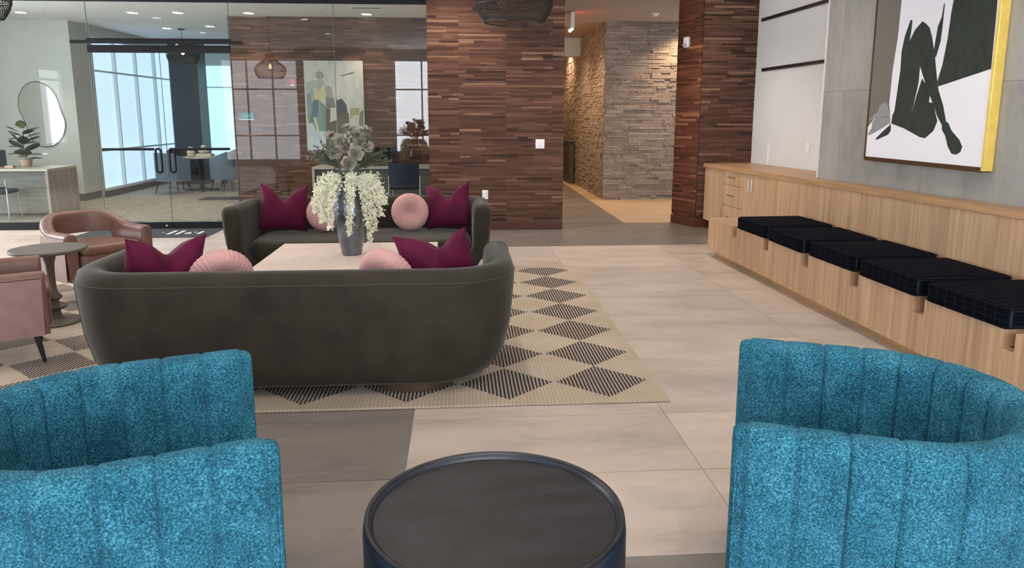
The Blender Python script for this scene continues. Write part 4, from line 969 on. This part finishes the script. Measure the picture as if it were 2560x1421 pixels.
# rubber plant
pl = thing('rubber_plant', 'potted rubber plant with glossy dark leaves beside the printer', 'plant', (-6.70, 12.02, 0.736))
obj('pot', MB().lathe([(0.055, 0), (0.07, 0.005), (0.085, 0.10), (0.088, 0.11), (0.078, 0.11), (0.07, 0.09), (0.01, 0.09)], 20), 'terracotta', pl, smooth=40)
rg = random.Random(4)
obj('stem', MB().tube([(0, 0, 0.08), (-0.02, 0, 0.25), (0.0, 0, 0.52)], 0.008, 6), 'stem_green', pl)
for k in range(24):
    a = k * 2.4 + rg.uniform(-0.3, 0.3); z = 0.12 + 0.48 * k / 24; L = rg.uniform(0.24, 0.32) * (1.1 - 0.35 * k / 24); tl = R(rg.uniform(-5, 45) + 30 * k / 24)
    d = Vector((math.cos(a) * math.cos(tl), math.sin(a) * math.cos(tl), math.sin(tl))); s_ = Vector((-math.sin(a), math.cos(a), 0)); n_ = d.cross(s_)
    vs = [d * 0.0]; rows_ = []
    mb = MB(); R_ = []
    for q in range(7):
        t = q / 6; wv = L * 0.36 * math.sin(math.pi * min(1, 0.06 + t * 0.94)) ** 0.8; c_ = d * (0.03 + L * t) - Vector((0, 0, 1)) * (0.25 * L * t * t)
        R_.append([c_ + s_ * wv - n_ * wv * 0.25, c_, c_ - s_ * wv - n_ * wv * 0.25])
    mb.loft(R_, closed=False, cap0=False, cap1=False)
    obj('leaf', mb, 'young_leaf' if k == 23 else 'rubber_leaf', pl, loc=(0, 0, z), smooth=60)
tag(obj('wooden_block', MB().box(-6.80, -6.68, 11.62, 11.70, 0.736, 0.775), 'terracotta', bevel=0.004), 'small wooden block on the desk in front of the rubber plant', 'ornament')
# guest chairs
def side_chair(name, label, loc, rot, upholstery, legmat, w=0.48, back=0.78, seat=0.45, group=None):
    c = thing(name, label, 'chair', loc, rot, group)
    obj('seat', rbox(w / 2, 0.23, seat - 0.06, seat, 0.05, 4), upholstery, c, smooth=50)
    rings = []
    for q in range(9):
        x = -w / 2 + w * q / 8; bow = 0.05 * (1 - (2 * x / w) ** 2); rings.append([(x, -0.20 - bow, seat + 0.02), (x, -0.225 - bow, seat + 0.02), (x, -0.265 - bow, back - 0.01), (x, -0.25 - bow, back), (x, -0.235 - bow, back - 0.01)])
    obj('backrest', MB().loft(rings), upholstery, c, smooth=50)
    for sx in (-1, 1):
        obj('leg', MB().tube([(sx * (w / 2 - 0.02), 0.19, seat - 0.03), (sx * (w / 2 + 0.0), 0.22, 0.005)], 0.011, 8), legmat, c, smooth=60)
        obj('leg', MB().tube([(sx * (w / 2 + 0.005), -0.235, seat + 0.16), (sx * (w / 2 + 0.005), -0.215, seat - 0.03), (sx * (w / 2 + 0.01), -0.24, 0.005)], 0.011, 8), legmat, c, smooth=60)
    return c
side_chair('stacking_chair', 'navy stacking chair with chrome legs at the dark desk', (-0.85, 11.62, 0.002), 0, 'navy', 'chrome', 0.46, 0.80)
side_chair('stacking_chair', 'navy stacking chair with chrome legs before the pale desk', (-6.76, 11.27, 0.002), R(8), 'navy', 'chrome', 0.46, 0.46 + 0.05)
# desk on the walnut side
d2 = thing('office_desk', 'grey-green panelled desk behind the navy chair', 'desk', (0, 0, 0))
obj('desk_top', MB().box(-2.36, -0.45, 12.05, 12.75, 0.665, 0.70), 'desk_top', d2, bevel=0.003)
obj('modesty_panel', MB().box(-2.30, -0.50, 12.16, 12.18, 0.06, 0.665), 'desk_panel', d2)
for x in (-2.36, -0.49): obj('end_panel', MB().box(x, x + 0.04, 12.05, 12.75, 0.002, 0.665), 'desk_top', d2)
mo = thing('desk_monitor', 'black flat monitor on the grey-green desk', 'monitor', (-1.26, 12.40, 0.70))
obj('screen', MB().box(-0.26, 0.26, -0.02, 0.02, 0.03, 0.30), 'black_metal', mo, bevel=0.006); obj('stand', MB().box(-0.03, 0.03, 0.0, 0.03, 0.0, 0.1).box(-0.12, 0.12, -0.06, 0.1, 0, 0.012), 'black_metal', mo)
# painting
pt = thing('abstract_painting', 'unframed abstract canvas in grey, blue and mustard on the walnut office wall', 'picture', (0, 0, 0))
PYW = 12.945
def pq(zx, zy): p = on_y(740 + zx / 5.92, 130 + zy / 5.92, PYW); return (p.x, p.z)
tl, br = pq(107, 127), pq(1030, 1450)
obj('canvas', MB().box(tl[0], br[0], PYW, 12.968, br[1], tl[1]), 'pt_canvas', pt)
def patch(pts, mat, lift):
    poly = [pq(*p) for p in pts]; poly = [(min(max(a, tl[0]), br[0]), min(max(b, br[1]), tl[1])) for a, b in poly]; obj('paint_patch', MB().prism(poly, 'y', PYW - lift, PYW + 0.002), mat, pt)
patch([(150, 620), (220, 600), (260, 740), (330, 700), (440, 800), (440, 1180), (350, 1180), (180, 1060)], 'pt_blue', 0.001)
patch([(265, 700), (330, 720), (330, 900), (250, 1080), (210, 1050)], 'pt_dblue', 0.0014)
patch([(175, 1080), (240, 1040), (290, 1160), (440, 1180), (440, 1340), (420, 1450), (190, 1450)], 'pt_ice', 0.0016)
patch([(275, 550), (430, 560), (420, 690), (380, 740), (330, 700), (275, 700)], 'pt_yellow', 0.0018)
patch([(255, 970), (290, 970), (345, 1160), (310, 1170)], 'pt_yellow', 0.002)
patch([(440, 660), (560, 690), (590, 830), (440, 830)], 'pt_grey', 0.0013)
patch([(590, 720), (680, 690), (750, 790), (760, 900), (610, 940)], 'pt_dark', 0.0015)
patch([(440, 830), (510, 840), (500, 1040), (600, 1010), (600, 1400), (445, 1400)], 'pt_olive', 0.0012)
patch([(600, 930), (780, 900), (790, 1100), (700, 1240), (620, 1400), (610, 1230)], 'pt_olive', 0.0012)
patch([(800, 830), (940, 830), (930, 930), (860, 940), (800, 1010)], 'pt_mustard', 0.0016)
patch([(870, 1180), (980, 1130), (960, 1300), (880, 1350)], 'pt_mustard', 0.0016)
patch([(270, 420), (420, 420), (420, 500), (340, 560), (290, 540)], 'pt_mist', 0.0019)
patch([(140, 450), (270, 420), (270, 560), (260, 740), (225, 740), (220, 600), (150, 610)], 'pt_mist', 0.0017)
patch([(430, 500), (520, 510), (560, 690), (440, 660)], 'pt_sage', 0.0014)
patch([(350 + 65 * math.cos(q * math.pi / 8), 345 + 60 * math.sin(q * math.pi / 8)) for q in range(16)], 'pt_sage', 0.0014)
patch([(940, 900), (1000, 850), (1000, 1150), (930, 1100)], 'pt_grey', 0.0013)
patch([(655, 350), (855, 290), (858, 320), (660, 365)], 'pt_grey', 0.001)
# teal plate, fire alarm
t = thing('room_sign', 'small teal room plate with pale lettering on the walnut office wall', 'sign', (0, 0, 0)); a, b = on_y(597, 282, 12.95), on_y(635, 300, 12.95)
obj('plate', MB().box(a.x, b.x, 12.95, 12.972, b.z + 0.012, a.z), 'teal_plate', t); obj('lower_strip', MB().box(a.x - 0.005, b.x + 0.002, 12.948, 12.972, b.z, b.z + 0.012), 'white_plastic', t)
for k in range(7): obj('lettering', MB().box(a.x + 0.065 + 0.017 * k, a.x + 0.076 + 0.017 * k, 12.948, 12.95, (a.z + b.z) / 2 - 0.003, (a.z + b.z) / 2 + 0.012 - 0.004 * (k % 2)), 'pt_ice', t)
p = on_y(732, 207, 12.95); t = thing('fire_alarm', 'red fire alarm strobe on the walnut office wall', 'fire alarm', (p.x, 12.97, p.z))
obj('body', MB().box(-0.045, 0.045, -0.04, 0, -0.04, 0.06), 'red_plastic', t, bevel=0.006); obj('strobe_lens', MB().box(-0.03, 0.03, -0.055, -0.03, -0.055, -0.035), 'white_plastic', t, bevel=0.004)
# plates on the walnut wall, strobe on the column
p = on_y(1350, 360, 9.8); wall_plate('light_switch', 'white double switch plate on the walnut wall', 'switch', (p.x, 9.80, p.z), 0, 0.118, 0.122, [(-0.024, 0, 0.015, 0.033), (0.024, 0, 0.015, 0.033)])
p = on_y(1213, 487, 9.8); wall_plate('wall_outlet', 'white outlet plate low on the walnut wall', 'outlet', (p.x, 9.80, p.z), 0, 0.078, 0.122, [(0, 0.027, 0.017, 0.014), (0, -0.027, 0.017, 0.014)])
st_ = thing('alarm_strobe', 'white alarm strobe high on the walnut column', 'alarm', (CB_[0] + (CA[0] - CB_[0]) * 0.42, CB_[1] + (CA[1] - CB_[1]) * 0.42, 2.49), srot)
obj('body', MB().box(-0.05, 0.05, -0.06, -0.012, -0.07, 0.07), 'white_plastic', st_, bevel=0.012); obj('lens', MB().box(-0.035, 0.035, -0.085, -0.06, -0.055, -0.015), 'grey_plastic', st_, bevel=0.008)
# exit sign and smoke detector
p = on_z(1428, 31, CEIL); ex = thing('exit_sign', 'ceiling-hung exit sign seen edge on with red glow', 'sign', (p.x, p.y, CEIL))
obj('housing', MB().box(-0.03, 0.03, -0.17, 0.17, -0.26, -0.01), 'white_plastic', ex, bevel=0.005)
obj('lit_face', MB().box(0.03, 0.034, -0.14, 0.14, -0.21, -0.06), 'exit_red', ex)
for y in (-0.12, 0.12): obj('emergency_lamp', MB().lathe([(0.004, -0.295), (0.02, -0.285), (0.024, -0.262), (0.01, -0.26)], 12), 'lamp_disc', ex, loc=(0, y, 0), smooth=50)
p = on_z(1638, 33, CEIL); sd_ = thing('smoke_detector', 'white round smoke detector on the hallway ceiling', 'smoke detector', (p.x, p.y, CEIL))
obj('base', MB().lathe([(0.07, 0), (0.07, -0.014), (0.06, -0.018), (0.01, -0.018)], 28), 'white_plastic', sd_, smooth=40); obj('cap', MB().lathe([(0.045, -0.018), (0.042, -0.04), (0.03, -0.048), (0.005, -0.048)], 28), 'white_plastic', sd_, smooth=40)
# meeting corner
TX, TY = -5.25, 15.5
tb = thing('meeting_table', 'small round meeting table on a black cross base', 'table', (TX, TY, 0.002))
obj('table_top', MB().lathe([(0.32, 0.66), (0.345, 0.665), (0.345, 0.69), (0.01, 0.69)], 40), 'ceramic', tb, smooth=40); obj('column', MB().lathe([(0.05, 0.04), (0.045, 0.06), (0.045, 0.66), (0.1, 0.66)], 16), 'black_metal', tb, smooth=40)
for a in (20, 110): obj('foot_bar', MB().box(-0.32, 0.32, -0.03, 0.03, 0.0, 0.04), 'black_metal', tb, rot=R(a))
for k, (dx, dy, pr_, lab) in enumerate([(-0.15, -0.08, [(0.06, 0), (0.085, 0.03), (0.06, 0.06), (0.085, 0.09), (0.06, 0.12), (0.08, 0.15), (0.045, 0.18), (0.05, 0.20)], 'ribbed cream ceramic vase on the meeting table'), (0.06, 0.04, [(0.05, 0.06), (0.1, 0.09), (0.105, 0.11), (0.05, 0.15), (0.03, 0.17), (0.05, 0.20), (0.03, 0.23)], 'gourd-shaped cream ceramic vase on the meeting table box')]):
    tag(obj('ceramic_vase', MB().lathe(pr_, 24), 'ceramic', loc=(TX + dx, TY + dy, 0.6925), smooth=60), lab, 'vase', 'cream ceramic vases')
tag(obj('wooden_box', MB().box(-0.05, 0.24, -0.1, 0.14, 0, 0.06), 'ceramic', loc=(TX, TY, 0.692), bevel=0.006), 'flat cream box on the meeting table under the gourd vase', 'box')
def lounge_chair(label, loc, rot, mat='chair_grey'):
    c = thing('meeting_chair', label, 'chair', loc, rot, 'meeting corner chairs'); path, tot = u_path(0.285, 0.18, -0.25, 0.2, 0.03)
    def sec(s, T): m = abs(s / T - 0.5) * 2; zt = 0.80 - 0.14 * max(0, m - 0.45) / 0.55; return [(0.02, 0.25), (0.03, 0.5), (0.03, zt - 0.015), (0.012, zt), (-0.012, zt), (-0.025, zt - 0.015), (-0.025, 0.25)]
    obj('back_shell', shell(path, tot, sec, 0.01, 2), mat, c, smooth=50); obj('seat', rbox(0.23, 0.235, 0.34, 0.46, 0.05, 4), 'charcoal', c, smooth=50, loc=(-0.0, 0, 0))
    for sx in (-1, 1):
        for sy in (-1, 1): obj('leg', MB().tube([(sx * 0.16, sy * 0.17, 0.35), (sx * 0.24, sy * 0.24, 0.004)], [0.016, 0.009], 8), 'black_metal', c, smooth=60)
    return c
lounge_chair('blue-grey meeting chair with its back to the glass door, window side', (-5.62, 14.98, 0.002), R(52))
lounge_chair('blue-grey meeting chair with its back to the walnut wall end', (-4.72, 15.45, 0.002), R(165))
lounge_chair('dark meeting chair on the window side behind the table', (-5.75, 16.0, 0.002), R(-35), 'charcoal')
lounge_chair('dark meeting chair behind the table near the far windows', (-4.75, 16.2, 0.002), R(-135), 'charcoal')
cs = thing('low_bookcase', 'low dark shelf with white magazines under the far windows', 'shelf', (0, 0, 0))
for z in (0.10, 0.40): obj('shelf_board', MB().box(-5.3, -3.9, 16.9, 17.3, z, z + 0.03), 'black_metal', cs)
for x in (-5.3, -3.93): obj('end_board', MB().box(x, x + 0.03, 16.9, 17.3, 0.002, 0.43), 'black_metal', cs)
for k, x in enumerate((-5.15, -4.72, -4.45)): tag(obj('magazine_stack', MB().box(x, x + 0.24, 16.92, 17.2, 0.431, 0.455).box(x + 0.01, x + 0.23, 16.93, 17.2, 0.456, 0.475), 'white_plastic', bevel=0.002), ['stack of white magazines at the column end of the low shelf', 'stack of white magazines in the middle of the low shelf', 'stack of white magazines at the walnut wall end of the low shelf'][k], 'magazines', 'magazine stacks')
tag(obj('floor_mat', MB().box(-4.75, -3.85, 13.7, 14.2, 0.0025, 0.008), 'mat_dark', bevel=0.002), 'plain dark mat on the carpet at the walnut wall end', 'mat')
